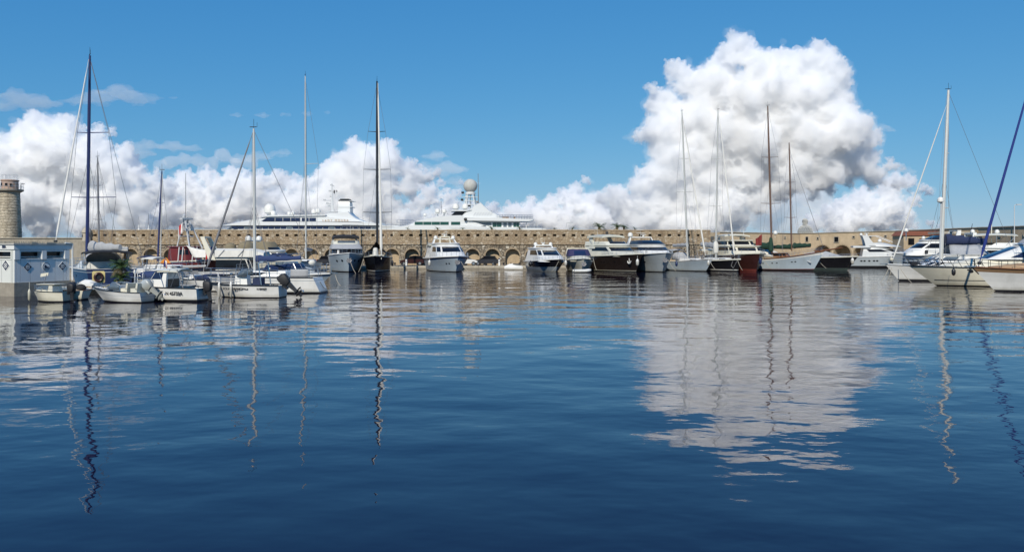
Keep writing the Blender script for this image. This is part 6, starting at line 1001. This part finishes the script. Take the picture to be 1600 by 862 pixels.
    for sg in (1, -1): mb = MB(); mb.path([b.pt(t_/24, .34-.04*t_/24, sg, .012) for t_ in range(0, 24)], .022, 4); b.part('spray_rail', mb, 'trim_black')
    b.tier('foredeck', -5.6, 4.4, 1.5, 1.45, 2.38, 3.4, 0, .3, 4.2, 'gel_cream'); h = b.tier('coupe', -6, .4, 1.45, 2.3, 3.55, 3.3, 0, .35, 1.5, 'gel_white', [(.36, .5), (.5, .64)], 'glass_blue', (.06, .86), roof=.1)
    for sg in (1, -1): mb = MB(); mb.loft([[Vector((x, sg*(1.47-.27*(z-2.3)/1.25+o), z)) for x, z in ((-1.7, 2.48), (-5.4, 2.5), (-5.4, 3.3), (-3.4, 3.2))] for o in (-.04, .02)]); mb.build('window', 'glass_blue', h)
    b.tier('aft_fly', -6, -3.2, 1.3, 3.6, 4.1, .6, 0, .1, .5, 'grey_canvas'); mb = MB(); mb.ball((-4.5, .4, 4.35), .4, 10, 1.1); b.part('covered_helm', mb, 'black_canvas'); b.rails(.55, .98, .62, 9, .022, 'trim_black', lean=.35); b.pulpit_roller(); b.portholes((.66,), .8, .12, 1, 'trim_black'); mb = MB(); q = b.pt(.985, 1, 1); mb.box((q.x-.2, .2, q.z+.2), (.5, .35, .3)); b.part('windlass', mb, 'trim_black')
    # sail yacht with the blue furled headsail
    b = Boat('sail_yacht', 1650, 61, 177, 'white sail yacht with a blue furled headsail and a tan deck cover', 'yacht', G_RIGHT)
    b.hull(12.4, 3.6, 1.85, 1.5, 'gel_white', 'antifoul_black', draft=1, rake=1.7, full=2.1, flare=.86, stripe='teak', stripe_v=(.8, .985), rail='varnished_wood', rail_r=.05, boot='trim_black', boot_z=(.05, .1)); mb = MB(); rs = []
    for k in range(9): f = k/8; x_ = -3.0+7.9*f; w_ = 1.3*(1-f*.68); h_ = .95*(1-.78*max(0, (f-.25)/.75)); rs.append([Vector((x_, -w_, 1.45+.22*f)), Vector((x_, -w_*.9, 1.5+h_*.55+.2*f)), Vector((x_, 0, 1.5+h_+.2*f)), Vector((x_, w_*.9, 1.5+h_*.55+.2*f)), Vector((x_, w_, 1.45+.22*f))])
    mb.loft(rs, closed=False); b.part('deck_cover', mb, 'tan_canvas'); b.rig((1655, 405), (1648, -8), .15, 'alloy_mast', ((160, 14, 14), (280, 16, 16)), ((1645, 5), (1528.5, 417), .095, 'sail_blue', 61.2), None, chain=1.6); b.rails(.6, .985, .6, 6, .022, 'trim_black'); b.pulpit_roller(); mb = MB(); q = b.pt(1, 1); mb.tube(q+Vector((.1, 0, .05)), q+Vector((-.5, 0, -.55)), .05, n=5); mb.box(q+Vector((.15, 0, -.25)), (.12, .6, .1)); mb.box(q+Vector((.12, 0, -.12)), (.08, .08, .5)); b.part('anchor', mb, 'trim_black')
right_boats()
# fenders between the far hulls
for x, y, Y, r_, h_, mt, lab in ((613, 411, 106.5, .17, .7, 'trim_black', 'black fender on the right side of the black sail yacht'), (671, 411, 106.5, .18, .7, 'gel_white', 'white fender at the left bow of the yacht with two white domes'), (829, 412, 107, .3, 0, 'trim_black', 'black ball fender on the left side of the black and grey yacht'), (884, 411, 106, .18, .6, 'gel_white', 'white fender on the left side of the purple canopy boat'), (996, 410, 105.5, .2, .8, 'gel_white', 'white fender between the brown black yacht and the silver yacht'), (1057, 412, 107, .17, .6, 'hull_navy', 'navy fender at the left end of the pale grey sail boat'), (1107, 411, 107, .17, .6, 'gel_white', 'white fender at the bow of the black sloop'), (1188, 408, 108, .2, .8, 'hull_navy', 'navy fender between oxblood trawler and white schooner'), (1332, 408, 113, .22, .8, 'gel_white', 'white fender at the right end of the black covered boat'), (512, 412, 107, .26, 0, 'trim_black', 'black ball fender on the left side of the black sunroof yacht'), (1490, 425, 67.4, .16, .5, 'trim_black', 'black fender on the side of the cream express cruiser'), (321, 455, 50.4, .1, .45, 'gel_white', 'small white fender at the stern of the cabin fishing boat')): fender(px(x, y, Y), r_, h_, mt, lab)
# mooring ropes
ML = [((568, 404, 104.5), (560, 425, 102.5), 'rope from the left bow of the black sail yacht'), ((720, 408, 103), (733, 425, 101), 'rope from the stem of the yacht with two white domes'), ((548, 410, 103.5), (556, 427, 101), 'rope from the stem of the black sunroof yacht'), ((873, 408, 104.5), (862, 424, 102), 'rope from the stem of the black and grey yacht'), ((1044, 406, 104), (1056, 423, 102.5), 'rope from the stem of the silver yacht'), ((1152, 405, 106.5), (1160, 422, 104), 'rope from the bow of the black sloop'), ((1440, 403, 122), (1452, 418, 119), 'rope from the bow of the side on white motor yacht'), ((113, 452, 51), (122, 441, 55), 'rope from the rowing boat up to the pontoon'), ((500, 440, 59), (512, 452, 60), 'rope at the stern of the white sloop'), ((1108, 405, 107.5), (1118, 421, 104), 'rope running from the bow of the pale grey sail boat into the water'), ((1189, 398, 109), (1204, 419.5, 106), 'rope slanting down between oxblood trawler and schooner'), ((1275, 401, 112), (1291, 419, 108), 'rope slanting across the black covered boat'), ((1390, 416, 79), (1376, 441, 75.5), 'left rope from the bow of the alloy mast sail boat'), ((1393, 418, 79), (1386, 442, 75.5), 'right rope from the bow of the alloy mast sail boat'), ((524, 430, 64), (532, 446, 61), 'rope from the bow rails of the pointing bow rider'), ((927, 404, 106), (932, 422, 104), 'rope at the right bow of the purple canopy boat'), ((880, 402, 106), (886, 423, 103), 'rope between the two domed yacht and the purple canopy boat'), ((1405, 416, 79), (1424, 441, 76), 'rope under the bow of the cream express cruiser')]
for a, c, lab in ML: rope(px(*a), px(*c), lab, .028, .15)
